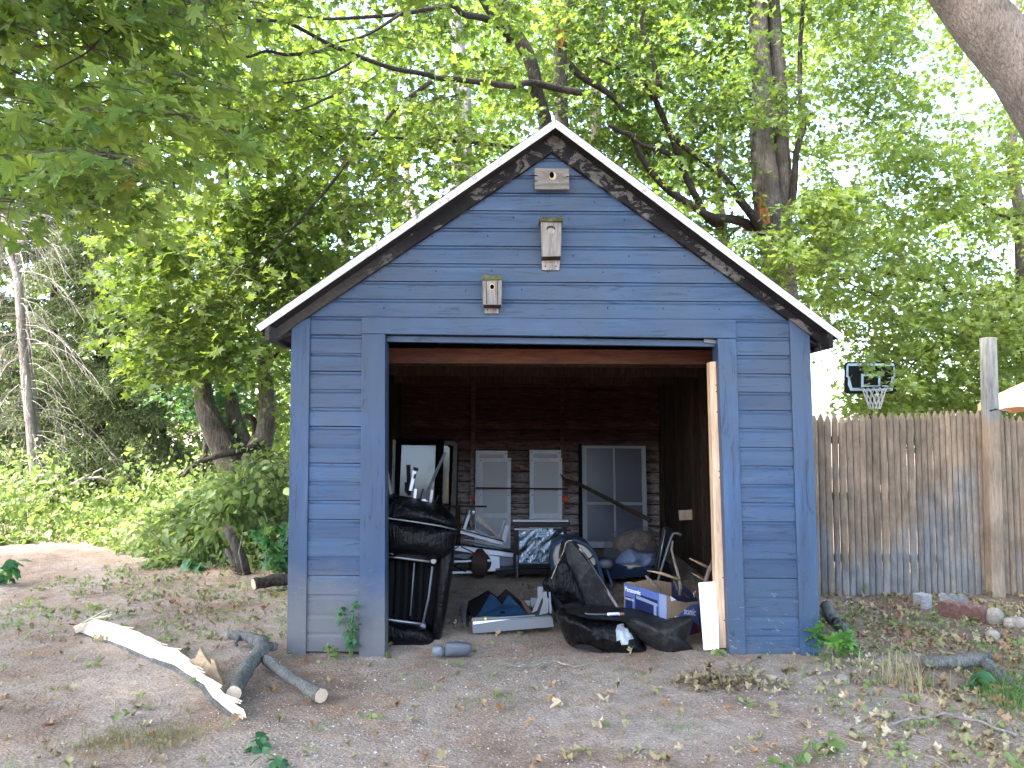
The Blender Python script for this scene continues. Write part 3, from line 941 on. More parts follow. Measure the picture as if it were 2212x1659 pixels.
# --- mirror leaning at the back left
t = empty('mirror', (P(920, 1180, 4.15)[0], 4.2, .02), 'large dark framed mirror with wide and narrow panes standing at the back left', 'mirror')
YM = [4.24, 4.34, 4.20, 4.10]
MB().uv([(868, 958), (946, 958), (938, 1185), (858, 1185)], YM, .012).build('wide_pane', M['mirror'], t)
MB().uv([(959, 960), (979, 963), (972, 1108), (955, 1108)], [4.36, 4.39, 4.33, 4.30], .012).build('narrow_pane', M['mirror'], t)
for nm, pts in (('frame_stile', [(850, 950), (869, 950), (860, 1188), (841, 1188)]), ('frame_stile', [(946, 950), (959, 950), (950, 1188), (937, 1188)]), ('frame_rail', [(850, 949), (959, 949), (959, 958), (850, 958)])):
    MB().uv(pts, [y - .02 for y in YM], .04).build(nm, M['blackmatte'], t)
MB().uv([(960, 953), (980, 953), (988, 960), (984, 1112), (975, 1112), (979, 966), (974, 961), (960, 961)], 4.24, .05).build('pale_edge', M['greywood'], t)
MB().uv([(955, 1104), (984, 1104), (984, 1118), (954, 1118)], 4.16, .06).build('frame_rail', M['greywood'], t)
MB().uv([(984, 956), (990, 962), (986, 1188), (981, 1188)], 4.26, .05).build('dark_edge', M['blackmatte'], t)


def lean(name, label, cat, a, b, y0, y1, w, mt, th=None, group=None):
    o = MB().bar(P(*a, y0), P(*b, y1), w, th or w * .6).build(name, mt)
    return tag(o, label, cat, group)


t = empty('metal_strut', P(916, 1085, .5), 'long pale metal strut with white foot leaning across the mirror', 'strut')
MB().bar(P(961, 979, 1.0), P(914, 1082, .5), .020, .014).build('strut_bar', M['steel'], t)
MB().uv([(910, 1080), (916, 1078), (925, 1085), (922, 1090), (910, 1086)], .46, .05).build('foot', M['whitepaint'], t)
t = empty('lever_arm', P(888, 1060, .5), 'white lever with a black cap standing before the mirror glass', 'lever')
MB().bar(P(896, 1016, .52), P(887, 1060, .5), .024, .02).build('arm_bar', M['whitepaint'], t)
MB().uv([(893, 1009), (903, 1012), (902, 1018), (893, 1016)], .50, .03).build('cap', M['blackmatte'], t)
MB().uv([(895, 1024), (899, 1024), (897, 1034), (893, 1034)], .49, .01).build('slot', M['blackmatte'], t)
t = empty('black_strut', P(883, 1070, .55), 'thick black strut standing left of the white lever on the couch', 'strut')
MB().bar(P(882, 1004, .56), P(884, 1070, .55), .03, .03).build('strut_bar', M['blackmatte'], t)
MB().uv([(874, 1042), (892, 1040), (894, 1052), (884, 1072), (874, 1062)], .53, .05).build('bracket', M['blackmatte'], t)
lean('short_strut', 'short white metal stub between lever and long strut', 'strut', (898, 1056), (896, 1076), .48, .48, .020, M['whitepaint'])
lean('short_strut', 'short pale bar beside the foot of the long strut', 'strut', (934, 1058), (929, 1092), .48, .48, .020, M['steel'])
lean('thin_rod', 'thin black rod rising right of the long strut foot', 'rod', (948, 1070), (932, 1098), .48, .48, .008, M['blackmetal'])
lean('thin_rod', 'thin dark rod standing just left of the strut foot', 'rod', (914, 1056), (908, 1078), .52, .48, .008, M['blackmetal'])
lean('wood_strip', 'thin upright tan strip leaning at far left by the mirror', 'strip', (852, 950), (848, 1070), 2.4, 2.2, .03, M['greywood'])
lean('wood_strip', 'slanting grey strip at the very edge of the left jamb', 'strip', (833, 1000), (844, 1068), .62, .5, .022, M['greywood'])


# --- louvred shutters against the back wall
def shutter(u0, u1, vt, Y, label):
    a, b = P(u0, vt, Y), P(u1, vt, Y)
    x0, x1, z1 = a[0], b[0], a[2]
    lean_ = .10
    z0 = .03
    t = empty('shutter', ((x0 + x1) / 2, Y - lean_, z0), label, 'shutter', 'louvred shutters against the back wall')
    yy = lambda z: Y - lean_ * (1 - (z - z0) / (z1 - z0))
    w = .052

    def pl(nm, xa, xb, za, zb, th=.028, off=0, mt='dustwhite'):
        return MB().prism([(xa, yy(za) + off, za), (xb, yy(za) + off, za), (xb, yy(zb) + off, zb), (xa, yy(zb) + off, zb)], (0, th, 0)).build(nm, M[mt], t)
    pl('stile', x0, x0 + w, z0, z1); pl('stile', x1 - w, x1, z0, z1)
    pl('rail', x0 + w, x1 - w, z1 - w, z1, off=.002); pl('rail', x0 + w, x1 - w, z0, z0 + .09, off=.002)
    zm = z0 + (z1 - z0) * .36
    pl('rail', x0 + w, x1 - w, zm - .03, zm + .03, off=.002)
    m = MB()
    for za, zb in ((z0 + .09, zm - .03), (zm + .03, z1 - w)):
        z = za
        while z < zb - .01:
            m.prism([(x0 + w, yy(z) + .004, z), (x1 - w, yy(z) + .004, z), (x1 - w, yy(z) + .024, z + .026), (x0 + w, yy(z) + .024, z + .026)], (0, .005, 0))
            z += .024
    tag(m.build('louvre', M['louvre'], t), kind='stuff')
    for x, z in ((x0 + .025, z1 - .035), (x1 - .025, z1 - .035), (x0 + .03, z1 - .50), (x1 - .03, z1 - .5)):
        MB().tube([(x, yy(z) - .004, z), (x, yy(z) + .002, z)], .008, 6).build('screw', M['nail'], t)


shutter(1028, 1096.5, 973.5, 4.66, 'rear shutter of the left pair, its top edge showing higher')
shutter(1035, 1104, 989, 4.58, 'front louvred shutter of the left pair, between the metal frames and back wall')
shutter(1144, 1212, 972, 4.66, 'rear shutter of the right pair, only its top rail showing')
shutter(1145, 1214, 989, 4.58, 'front louvred shutter of the right pair, behind the foil lined cabinet')

# --- four-light storm window
t = empty('storm_window', (P(1330, 1150, 4.45)[0], 4.45, .03), 'tall white framed storm window with grey panes leaning on the back wall', 'window')
x0, x1 = P(1258, 970, 4.55)[0], P(1396, 970, 4.55)[0]
z1 = P(1320, 963, 4.6)[2]
z0, zm = .05, P(1320, 1088, 4.5)[2]
yw = lambda z: 4.60 - .14 * (1 - (z - z0) / (z1 - z0))
def wp(nm, xa, xb, za, zb, mt, off=0, th=.03):
    MB().prism([(xa, yw(za) + off, za), (xb, yw(za) + off, za), (xb, yw(zb) + off, zb), (xa, yw(zb) + off, zb)], (0, th, 0)).build(nm, M[mt], t)
wp('stile', x0, x0 + .06, z0, z1, 'windowpaint'); wp('stile', x1 - .06, x1, z0, z1, 'windowpaint')
wp('rail', x0 + .06, x1 - .06, z1 - .035, z1, 'windowpaint', .002); wp('rail', x0 + .06, x1 - .06, zm - .018, zm + .018, 'windowpaint', .002); wp('rail', x0 + .06, x1 - .06, z0, z0 + .08, 'windowpaint', .002)
xm = (x0 + x1) / 2
for za, zb in ((zm + .018, z1 - .035), (z0 + .08, zm - .018)):
    wp('muntin', xm - .013, xm + .013, za, zb, 'windowpaint', .003)
    for xa, xb in ((x0 + .06, xm - .013), (xm + .013, x1 - .06)):
        wp('pane', xa, xb, za, zb, 'dustglass', .012, .005)
MB().prism([(x0 - .045, 4.52, z0), (x0 - .004, 4.52, z0), (x0 - .004, 4.62, z1 + .02), (x0 - .045, 4.62, z1 + .02)], (0, .03, 0)).build('dark_edge', M['blackmatte'], t)

# --- bars, reflectors, pole
tag(MB().bar(P(*q1(975, 762), 4.5), P(*q2(212, 772), 4.5), .030, .02).build('iron_bar', M['iron']), 'long rusty iron bar running level across both pairs of shutters', 'bar')
tag(MB().bar(P(*q1(570, 940), 4.0), P(*q1(1080, 942), 4.0), .035, .02).build('iron_bar', M['iron']), 'short iron bar below the left orange reflector', 'bar')
tag(MB().tube([P(*q1(800, 930), 3.8), P(*q1(806, 1150), 3.8), P(*q1(808, 1330), 3.8)], [.03, .028, .02], 8).build('wooden_stake', M['darkwood']), 'thin dark stake standing between the couch and the metal frames', 'stake')
for (u, v), l in ((q1(962, 860), 'round orange reflector on the left wall stud'), (q2(190, 872), 'round orange reflector on the right wall stud by the window')):
    c = P(u, v, 4.68)
    t = empty('reflector', c, l, 'reflector', 'orange reflectors on the back studs')
    MB().tube([c + np.array((0, -.016, 0)), c + np.array((0, -.012, 0)), c + np.array((0, .012, 0))], [.030, .040, .040], 18).build('lens', M['orange'], t)
    MB().tube([c + np.array((0, .0121, 0)), c + np.array((0, .03, 0))], .044, 18).build('backing', M['blackmetal'], t)
tag(MB().tube([P(*q2(135, 625), 4.35), P(*q2(180, 680), 4.3), P(*q2(350, 740), 4.1), P(*q2(1020, 1080), 3.3)], [.004, .022, .024, .027], 8, wob=.1).build('wooden_pole', M['darkwood']), 'dark brown pole slanting down across the storm window', 'pole')

# --- heap of bent frames
t = empty('scrap_metal', P(1045, 1190, 3.0), 'bent white and silver metal frame parts piled before the left shutters', 'scrap metal')
def fb(nm, a, b, w, th, mt, y=3.0, y2=None):
    MB().bar(P(*q1(*a), y), P(*q1(*b), y if y2 is None else y2), w, th, (0, 1, 0)).build(nm, M[mt], t)
fb('channel', (830, 1178), (1245, 1292), .05, .045, 'whitepaint', 2.9)
fb('channel_lip', (830, 1165), (1245, 1278), .008, .05, 'blackmetal', 2.87)
fb('channel', (1240, 1300), (1280, 1135), .045, .03, 'whitepaint', 2.88, 2.98)
fb('side_arm', (1200, 1245), (1256, 1075), .018, .02, 'steel', 3.0)
fb('side_arm', (862, 1165), (925, 985), .03, .03, 'whitepaint', 3.0, 3.1)
fb('side_arm', (845, 1160), (890, 975), .010, .02, 'blackmetal', 3.02, 3.1)
fb('gold_tube', (940, 995), (1190, 1240), .018, .018, 'rawwood', 3.0)
fb('gold_tube', (965, 990), (1205, 1232), .014, .014, 'cream', 3.02)
fb('channel', (862, 1262), (1210, 1316), .012, .02, 'cream', 2.9)
fb('channel', (900, 1290), (1230, 1355), .02, .03, 'greymetal', 2.95)
fb('channel', (930, 1325), (1340, 1385), .016, .03, 'blackmetal', 2.9)
MB().uv(Q(q1, [(955, 1070), (1010, 1110), (1200, 1235), (1110, 1225), (980, 1150)]), 3.03, .006).build('perforated_plate', M['greymetal'], t)
c = P(*q1(950, 1003), 2.98)
MB().super(c, (.07, .03, .07), 2.5, nu=12, nv=8).build('knuckle', M['steel'], t, True)
MB().super(P(*q1(940, 1188), 2.95), (.09, .05, .03), 2.5, nu=12, nv=8).build('light_cover', M['whitepaint'], t, True)

# --- white enamel sheets and the old reel mower
tag(MB().uv(Q(q1, [(735, 1330), (840, 1328), (1340, 1398), (1338, 1436), (1100, 1410), (940, 1396), (760, 1366)]), 2.75, .03).build('enamel_sheet', M['whitepaint']), 'long white enamel sheet lying under the bent metal frames', 'panel')
tag(MB().uv(Q(q1, [(1046, 1418), (1205, 1430), (1208, 1568), (1046, 1578)]), 2.6, .10).build('enamel_sheet', M['whitepaint'], bevel=.004), 'square white enamel panel beside the rusty mower wheel', 'panel')
t = empty('reel_mower', P(1045, 1240, 2.6), 'old push reel mower with dark wheel and white bars behind the couch', 'mower')
c = P(*q1(1014, 1490), 2.55)
for dx in (0, -.44):
    cc = c + np.array((dx, 0, 0))
    MB().tube([cc + np.array((-.028, .02, 0)), cc + np.array((-.022, 0, 0)), cc + np.array((.022, 0, 0)), cc + np.array((.028, .02, 0))], [.10, .150, .150, .10], 22).build('wheel', M['iron'], t)
fb('deck_bar', (735, 1432), (985, 1432), .055, .03, 'greyplastic2', 2.62)
fb('deck_bar', (722, 1478), (1148, 1464), .018, .02, 'whitepaint', 2.46)
fb('roller', (704, 1586), (972, 1577), .022, .022, 'whitepaint', 2.5)
fb('deck_bar', (730, 1460), (985, 1452), .010, .02, 'blackmetal', 2.55)
for k in range(4):
    pts = []
    for i in range(9):
        a = -1.2 + i * .35 + k * 1.57
        x = c[0] - .42 + .40 * i / 8
        pts.append((x, c[1] + .08 * math.cos(a), c[2] - .03 + .08 * math.sin(a)))
    MB().tube(pts, .006, 5).build('blade', M['blackmetal'], t)
for x in (-.38, -.2, -.04):
    MB().tube([(c[0] + x - .006, c[1], c[2] - .03), (c[0] + x + .006, c[1], c[2] - .03)], .075, 12).build('spider', M['blackmetal'], t)
MB().uv(Q(q1, [(1210, 1440), (1340, 1440), (1335, 1530), (1215, 1520)]), 2.7, .1).build('gear_case', M['greyplastic2'], t)
fb('handle_rod', (830, 1330), (960, 1395), .012, .012, 'blackmetal', 2.5)
fb('handle_rod', (810, 1330), (750, 1368), .012, .012, 'blackmetal', 2.5)

# --- foil-lined cabinet on its stand
t = empty('cabinet', P(1170, 1240, 2.6), 'black metal cabinet lined with crinkled foil standing in the middle of the garage', 'cabinet')
YC = 2.45
MB().uv([(1108, 1126), (1232, 1127), (1229, 1140), (1110, 1139)], YC, .14).build('top_slab', M['blackmetal'], t, bevel=.004)
MB().uv([(1108, 1124.5), (1228, 1125), (1228, 1126.5), (1108, 1126.5)], YC - .005, .10).build('top_trim', M['whitepaint'], t)
for q in ([(1110, 1140), (1121, 1140), (1121, 1226), (1110, 1226)], [(1218, 1140), (1225, 1140), (1222, 1226), (1215, 1226)]):
    MB().uv(q, YC + .02, .38).build('side_post', M['blackmetal'], t)
MB().uv([(1121, 1218), (1217, 1218), (1216, 1227), (1121, 1227)], YC + .02, .38).build('bottom_rail', M['blackmetal'], t)
fv, ff = [], []
for j in range(41):
    for i in range(41):
        u_, v_ = 1121 + 97 * i / 40, 1141 + 78 * j / 40
        w_ = noise.noise(Vector((i * .16 + j * .10, j * .05 - i * .04, 1))) * .022 + noise.noise(Vector((i * .5 + j * .34, j * .12, 5))) * .008
        fv.append(P(u_, v_, YC + .06 + .035 * (j / 40) + w_))
ff = [(j * 41 + i, j * 41 + i + 1, j * 41 + i + 42, j * 41 + i + 41) for j in range(40) for i in range(40)]
MB().add(fv, ff).build('foil_lining', M['foil'], t, True)
MB().uv([(1111, 1141), (1155, 1142), (1155, 1145), (1111, 1145)], YC + .0, .02).build('hinge_strip', M['steel'], t)
MB().uv([(1162, 1143), (1181, 1143), (1180, 1161), (1163, 1160)], YC + .052, .005).build('paper_label', M['boardpale'], t)
for v in (1149, 1154):
    MB().uv([(1164, v), (1179, v), (1179, v + 1), (1164, v + 1)], YC + .050, .002).build('printed_line', M['charcoal'], t)
MB().bar(P(1195, 1143, YC + .0), P(1233, 1146, YC), .02, .02).build('door_bar', M['blackmetal'], t)
MB().uv([(1070, 1232), (1120, 1227), (1225, 1229), (1222, 1240), (1120, 1240), (1075, 1243)], YC + .05, .3).build('stand_base', M['blackmetal'], t)
for u in (1083, 1112, 1205):
    MB().uv([(u, 1234), (u + 9, 1234), (u + 9, 1246), (u, 1246)], YC + .0, .05).build('foot', M['charcoal'], t)
MB().tube([P(1117, 1200, YC - .03), P(1117, 1212, YC - .03), P(1117, 1213, YC - .03), P(1117.5, 1250, YC - .03)], [.008, .008, .004, .004], 6).build('latch_rod', M['steel'], t)

# --- blue rounded shell with torn cream lining
t = empty('bucket_shell', P(1250, 1250, 1.95), 'rounded blue plastic shell with torn cream lining behind the leaning black seat', 'shell')
outer = smooth_loop(Q(q4, [(222, 420), (214, 260), (240, 155), (340, 98), (470, 100), (590, 150), (670, 245), (705, 340), (745, 480), (770, 620)]), 10)
inner = smooth_loop(Q(q4, [(262, 420), (235, 260), (262, 172), (345, 122), (460, 122), (570, 170), (640, 255), (675, 350), (712, 490), (735, 620)]), 10)
mm = MB()
mm.prism([P(u, v, 1.9) for u, v in list(outer) + list(inner[::-1])], (0, .32, 0)).build('shell_rim', M['bluemetal'], t)
MB().prism([P(u, v, 2.2) for u, v in outer], (0, .02, 0)).build('shell_back', M['bluemetal'], t)
MB().uv(Q(q4, [(232, 210), (262, 170), (335, 118), (330, 200), (296, 300), (292, 345), (262, 372), (240, 300)]), 1.93, .05).build('lining', M['cream'], t)
MB().uv(Q(q4, [(480, 148), (540, 165), (600, 215), (655, 290), (665, 350), (645, 362), (560, 240), (500, 190)]), 1.93, .05).build('lining', M['cream'], t)
MB().uv(Q(q4, [(240, 330), (300, 310), (290, 410), (258, 412)]), 1.92, .03).build('lining', M['cream'], t)
MB().bar(P(*q4(600, 300), 1.9), P(*q4(640, 262), 1.9), .012, .008).build('strap', M['blackmatte'], t)

# --- wheelbarrow with a bag on it
t = empty('wheelbarrow', P(1330, 1255, 2.1), 'blue wheelbarrow tray under the clear plastic bag', 'wheelbarrow')
MB().uv(Q(q4, [(700, 345), (1250, 400), (1200, 470), (880, 500), (760, 470)]), [2.0, 2.0, 2.1, 2.15, 2.1], .45).build('tray', M['bluemetal'], t, bevel=.01)
MB().tube([P(*q4(720, 335), 1.98), P(*q4(770, 380), 1.95), P(*q4(800, 470), 1.9), P(*q4(832, 560), 1.85), P(*q4(815, 600), 1.85), P(*q4(740, 560), 1.95)], .012, 8).build('leg', M['bluemetal'], t, True)
MB().tube([P(*q4(1200, 400), 2.3), P(*q4(1180, 500), 2.2), P(*q4(1190, 560), 2.1)], .012, 8).build('leg', M['bluemetal'], t, True)
c = P(1420, 1235, 2.3)
MB().tube([c + np.array((0, -.03, 0)), c + np.array((0, .03, 0))], .14, 18).build('wheel', M['blackmatte'], t)
MB().super(P(*q4(770, 345), 1.9), (.14, .12, .09), 2.5, nu=14, nv=10).build('hand_grip', M['greyplastic'], t, True)

t = empty('plastic_bag', P(1364, 1215, 2.25), 'bulging clear plastic bag of brown stuffing and white paper on the wheelbarrow', 'bag')
Soft(Q(q2, [(560, 1400), (580, 1270), (660, 1190), (790, 1140), (930, 1135), (1060, 1180), (1110, 1280), (1080, 1420), (1000, 1530), (820, 1560), (640, 1520)]), 2.25, .27, .25, .05, 7, wr=.01).mesh(11).build('bag_film', M['film'], t, True)
Soft(Q(q2, [(650, 1330), (700, 1230), (850, 1170), (1000, 1190), (1070, 1270), (1060, 1380), (900, 1400), (720, 1390)]), 2.3, .2, .2, .07, 9).mesh().build('stuffing', M['stuffing'], t, True)
Soft(Q(q2, [(660, 1520), (740, 1380), (800, 1340), (900, 1380), (1060, 1410), (1040, 1520), (860, 1530)]), 2.22, .19, .1, .05, 9, seed=4).mesh().build('paper', M['boxlight'], t, True)
Soft(Q(q2, [(720, 1500), (860, 1490), (950, 1520), (920, 1560), (800, 1570), (730, 1550)]), 2.2, .2, .1, .04, 9, seed=4).mesh().build('cloth_scrap', M['cream'], t, True)

t = empty('folding_chair', P(1440, 1235, 1.9), 'folded black chair with a grey hooked side bar right of the plastic bag', 'chair')
MB().uv(Q(q2, [(1140, 1152), (1195, 1140), (1235, 1168), (1200, 1230), (1100, 1590), (1052, 1565)]), 1.95, .04).build('back_panel', M['blackmetal'], t, bevel=.006)
MB().tube([P(*q2(1315, 1222), 1.85), P(*q2(1270, 1200), 1.86), P(*q2(1238, 1204), 1.86), P(*q2(1216, 1240), 1.86), P(*q2(1150, 1450), 1.84), P(*q2(1090, 1650), 1.8), P(*q2(1075, 1700), 1.8)], .012, 8).build('side_bar', M['greymetal'], t, True)
MB().tube([P(*q2(1160, 1165), 1.93), P(*q2(1085, 1560), 1.9)], .007, 6).build('side_bar', M['steel'], t, True)

# --- black seat pieces in the doorway
t = empty('seat_back', P(1250, 1320, .75), 'black upholstered seat back leaning upright with a pale highlight strip on its edge', 'seat back')
sb = MB().uv(smooth_loop(Q(q4, [(345, 128), (400, 112), (455, 140), (510, 190), (580, 300), (740, 545), (890, 782), (870, 830), (560, 830), (440, 600), (330, 420), (300, 300), (318, 190)]), 39).tolist(), [1.0 if i < 12 else .9 for i in range(39)], .10).build('padded_panel', M['dustvinyl'], t, bevel=.01)
Soft(Q(q4, [(290, 340), (380, 330), (470, 500), (560, 760), (420, 760), (300, 785), (220, 700), (130, 560), (200, 450)]), .85, .06, .1, .02, 6, seed=2).mesh().build('padded_wing', M['vinyl'], t, True)
Soft(Q(q4, [(130, 560), (200, 600), (300, 780), (500, 740), (560, 800), (540, 860), (330, 900), (270, 850), (200, 700)]), .75, .06, .15, .02, 6, seed=7).mesh().build('lower_fold', M['blackmatte'], t, True)
MB().bar(P(*q4(505, 190), .98), P(*q4(888, 785), .88), .014, .02).build('edge_highlight', M['greywood'], t)  # pale strip standing in for the highlight along the edge
MB().tube([P(*q4(430, 118), .97), P(*q4(395, 116), .96), P(*q4(365, 140), .95), P(*q4(345, 220), .93), P(*q4(305, 300), .9), P(*q4(285, 345), .85), P(*q4(250, 430), .78), P(*q4(222, 495), .74)], .0035, 5).build('cord', M['cream'], t)
for a, b in (((395, 470), (372, 500)), ((430, 300), (460, 306)), ((512, 330), (545, 318)), ((355, 560), (372, 572))):
    pass

t = empty('van_seat', P(1340, 1400, .15), 'bulky black vinyl seat with silver tape patch lying in the doorway', 'seat')
roll = Soft(Q(q4, [(268, 850), (330, 815), (480, 860), (900, 900), (1060, 980), (1130, 1120), (1220, 1240), (1100, 1298), (920, 1292), (700, 1235), (500, 1195), (390, 1150), (320, 1010)]), .20, .27, .3, .035, 4.5, seed=1, wr=.022)
roll.mesh(12).build('seat_roll', M['vinyl'], t, True)
tp = roll.patch(Q(q4, [(880, 960), (945, 950), (950, 990), (990, 985), (1015, 1035), (1040, 1080), (990, 1100), (985, 1150), (920, 1160), (905, 1110), (870, 1110), (862, 1000)]), .006)
tp.build('tape_patch', M['tape'], t, True)
Soft(Q(q4, [(945, 925), (1050, 880), (1200, 955), (1400, 925), (1622, 885), (1600, 1000), (1565, 1110), (1638, 1195), (1600, 1235), (1450, 1262), (1330, 1235), (1180, 1150), (1040, 1050)]), .10, .13, .2, .04, 4, seed=9, wr=.012).mesh(10).build('seat_flap', M['dustvinyl'], t, True)
MB().uv(smooth_loop(Q(q4, [(330, 822), (470, 800), (640, 778), (900, 795), (1300, 830), (1625, 885), (1400, 935), (1180, 960), (950, 920), (620, 895)]), 30).tolist(), [.25, .28, .32, .36, .42, .5, .58, .62, .62, .6, .6, .6, .6, .6, .6, .55, .4, .3, .2, .12, .08, .05, .02, 0, 0, 0, .02, .04, .08, .15], .05).build('seat_base', M['dustvinyl'], t)
MB().uv(Q(q4, [(450, 1165), (520, 1150), (640, 1160), (760, 1240), (640, 1222), (480, 1190)]), .02, .02).build('torn_skirt', M['charcoal'], t)

t = empty('flashlight', P(*q4(750, 850), .18), 'slim black handled torch with white and blue collar lying on the black seat', 'torch')
MB().tube([P(*q4(556, 845), .2), P(*q4(585, 850), .2), P(*q4(600, 850), .2), P(*q4(780, 850), .2)], [.009, .010, .007, .008], 8).build('handle', M['greyplastic'], t, True)
MB().tube([P(*q4(781, 850), .2), P(*q4(900, 848), .2)], [.012, .013], 8).build('collar', M['whiteboard'], t, True)
MB().tube([P(*q4(800, 858), .188), P(*q4(895, 858), .188)], [.005, .005], 6).build('blue_stripe', M['boxblue'], t, True)
MB().tube([P(*q4(901, 848), .2), P(*q4(950, 846), .2)], [.011, .009], 8, wob=.4).build('rusty_tip', M['scar'], t, True)

# --- carton of sticks
t = empty('cardboard_box', P(1430, 1385, .4), 'torn blue printed microwave carton filled with broken branches', 'box')
cA, cB, cC, cD = [P(*q4(*p), y) for p, y in (((952, 538), .78), ((1372, 660), .34), ((1692, 706), .58), ((1420, 560), 1.0))]
def wall(a, b, nm, mt, z0=.02, tops=None, th=.006):
    d = np.array(((b - a)[0], (b - a)[1], 0)); d /= np.linalg.norm(d)
    n_ = np.array((-d[1], d[0], 0))
    if n_[1] < 0: n_ = -n_
    tops = tops or [(0, 0), (1, 0)]
    pts = [(a[0], a[1], z0), (b[0], b[1], z0)] + [tuple((a + (b - a) * s + np.array((0, 0, dz)))) for s, dz in tops[::-1]]
    return MB().prism(pts, n_ * th).build(nm, M[mt], t), d, n_
w1, d1, n1 = wall(cA, cB, 'box_side', 'boxblue', tops=[(0, 0), (.25, -.004), (.5, .004), (.75, -.003), (1, 0)])
w2, d2, n2 = wall(cB, cC, 'box_side', 'card', tops=[(0, 0), (.15, -.004), (.3, -.03), (.6, -.035), (1, -.012)])
wall(cA, cD, 'box_back', 'card', tops=[(0, 0), (.1, .014), (.2, .006), (.4, .03), (.7, .035), (1, .02)])
wall(cD, cC, 'box_back', 'boxnavy', tops=[(0, .02), (.4, .05), (.7, .03), (1, -.01)])
def facepts(o, d, n_, pts, lift): return [o + d * x + np.array((0, 0, z)) - n_ * lift for x, z in pts]
def decal(par, o, d, n_, pts, mt, lift, nm):
    MB().prism(facepts(o, d, n_, pts, lift), n_ * .0015).build(nm, M[mt], par)
LW1 = np.linalg.norm((cB - cA)[:2]); LW2 = np.linalg.norm((cC - cB)[:2])
sl = (cB[2] - cA[2]) / LW1; sl2 = (cC[2] - cB[2]) / LW2
def e1(x, dz): return (x, sl * x + dz)
def e2(x, dz): return (x, sl2 * x + dz)
decal(w1, cA, d1, n1, [e1(LW1 * .27, -.30), e1(LW1 * .80, -.30), e1(LW1 * .80, -.06), e1(LW1 * .27, -.055)], 'boxnavy', .003, 'oven_picture')
decal(w1, cA, d1, n1, [e1(LW1 * .30, -.095), e1(LW1 * .80, -.105), e1(LW1 * .80, -.085), e1(LW1 * .30, -.068)], 'boxlight', .005, 'oven_top')
decal(w1, cA, d1, n1, [e1(LW1 * .72, -.25), e1(LW1 * .78, -.25), e1(LW1 * .78, -.10), e1(LW1 * .72, -.10)], 'boxlight', .0055, 'oven_panel')
decal(w1, cA, d1, n1, [e1(LW1 * .03, -.28), e1(LW1 * .20, -.28), e1(LW1 * .20, -.10), e1(LW1 * .03, -.10)], 'boxnavy', .003, 'spec_panel')
decal(w1, cA, d1, n1, [e1(LW1 * .84, -.30), e1(LW1 * .995, -.30), e1(LW1 * .995, -.004), e1(LW1 * .84, -.004)], 'boxlight', .003, 'pale_stripe')
decal(w2, cB, d2, n2, [e2(LW2 * .2, -.30), e2(LW2 * .98, -.30), e2(LW2 * .98, -.03), e2(LW2 * .72, -.05), e2(LW2 * .42, -.12), e2(LW2 * .2, -.18)], 'boxblue', .003, 'printed_face')
decal(w2, cB, d2, n2, [e2(LW2 * .10, -.004), e2(LW2 * .28, -.025), e2(LW2 * .13, -.04)], 'whiteboard', .003, 'torn_label')
decal(w2, cB, d2, n2, [e2(LW2 * .66, -.30), e2(LW2 * .97, -.30), e2(LW2 * .97, -.20), e2(LW2 * .80, -.17)], 'maroon', .005, 'food_picture')
def lettering(par, body, o, d, n_, size, slope, mt='print', bold=.0):
    cu = bpy.data.curves.new('lettering', 'FONT')
    cu.body = body; cu.size = size; cu.extrude = .0006; cu.offset = bold
    cu.materials.append(M[mt])
    tmp = bpy.data.objects.new('tmp_text', cu)
    COL.objects.link(tmp)
    bpy.context.view_layer.update()
    me = bpy.data.meshes.new_from_object(tmp.evaluated_get(bpy.context.evaluated_depsgraph_get()))
    bpy.data.objects.remove(tmp)
    me.materials.clear(); me.materials.append(M[mt])
    ob = bpy.data.objects.new('lettering', me)
    COL.objects.link(ob)
    x = d + np.array((0, 0, slope)); x /= np.linalg.norm(x)
    zz_ = -n_; y = np.cross(zz_, x)
    off = wloc(par)
    ob.parent = par
    ob.matrix_local = Matrix([[x[0], y[0], zz_[0], o[0] - off.x], [x[1], y[1], zz_[1], o[1] - off.y], [x[2], y[2], zz_[2], o[2] - off.z], [0, 0, 0, 1]])
    return ob
def on1(x, dz, l=.005): return cA + d1 * x + np.array((0, 0, sl * x + dz)) - n1 * l
def on2(x, dz, l=.005): return cB + d2 * x + np.array((0, 0, sl2 * x + dz)) - n2 * l
lettering(w1, 'Panasonic', on1(.010, -.058), d1, n1, .050, sl, bold=.0012)
lettering(w1, 'INVERTER', on1(.018, -.125), d1, n1, .024, sl)
lettering(w2, 'sonic', on2(LW2 * .50, -.125), d2, n2, .072, sl2, bold=.0016)
lettering(w2, 'INVERTER', on2(LW2 * .21, -.175), d2, n2, .038, sl2, bold=.001)

def stick(label, pts, r, y, q=q4, mt='stickwood', seed=0, grp='broken sticks in and around the carton', n=8):
    ys = y if isinstance(y, (list, tuple)) else [y] * len(pts)
    o = MB().tube([P(*q(*p), yy_) for p, yy_ in zip(pts, ys)], [a_ * .72 for a_ in r], n, wob=.45, seed=seed).build('branch_stick', M[mt], None, True)
    return tag(o, label, 'stick', grp)
stick('tallest knobbly stick standing up out of the blue carton', [(1432, 118), (1420, 200), (1450, 330), (1482, 430), (1512, 560), (1500, 660)], [.011, .016, .013, .016, .018, .018], .62)
stick('short thick snapped stick poking up at the carton front', [(1160, 462), (1190, 500), (1230, 545), (1310, 605)], [.008, .02, .024, .02], .6, seed=2)
stick('flat split stick lying over the carton rim under the tallest stick', [(1180, 415), (1260, 428), (1330, 445), (1490, 500)], [.005, .012, .016, .016], .6, mt='tornwood', seed=3)
stick('dark crooked stick deep inside the carton', [(1440, 500), (1480, 600), (1600, 690)], [.012, .02, .02], .65, mt='bark', seed=4)
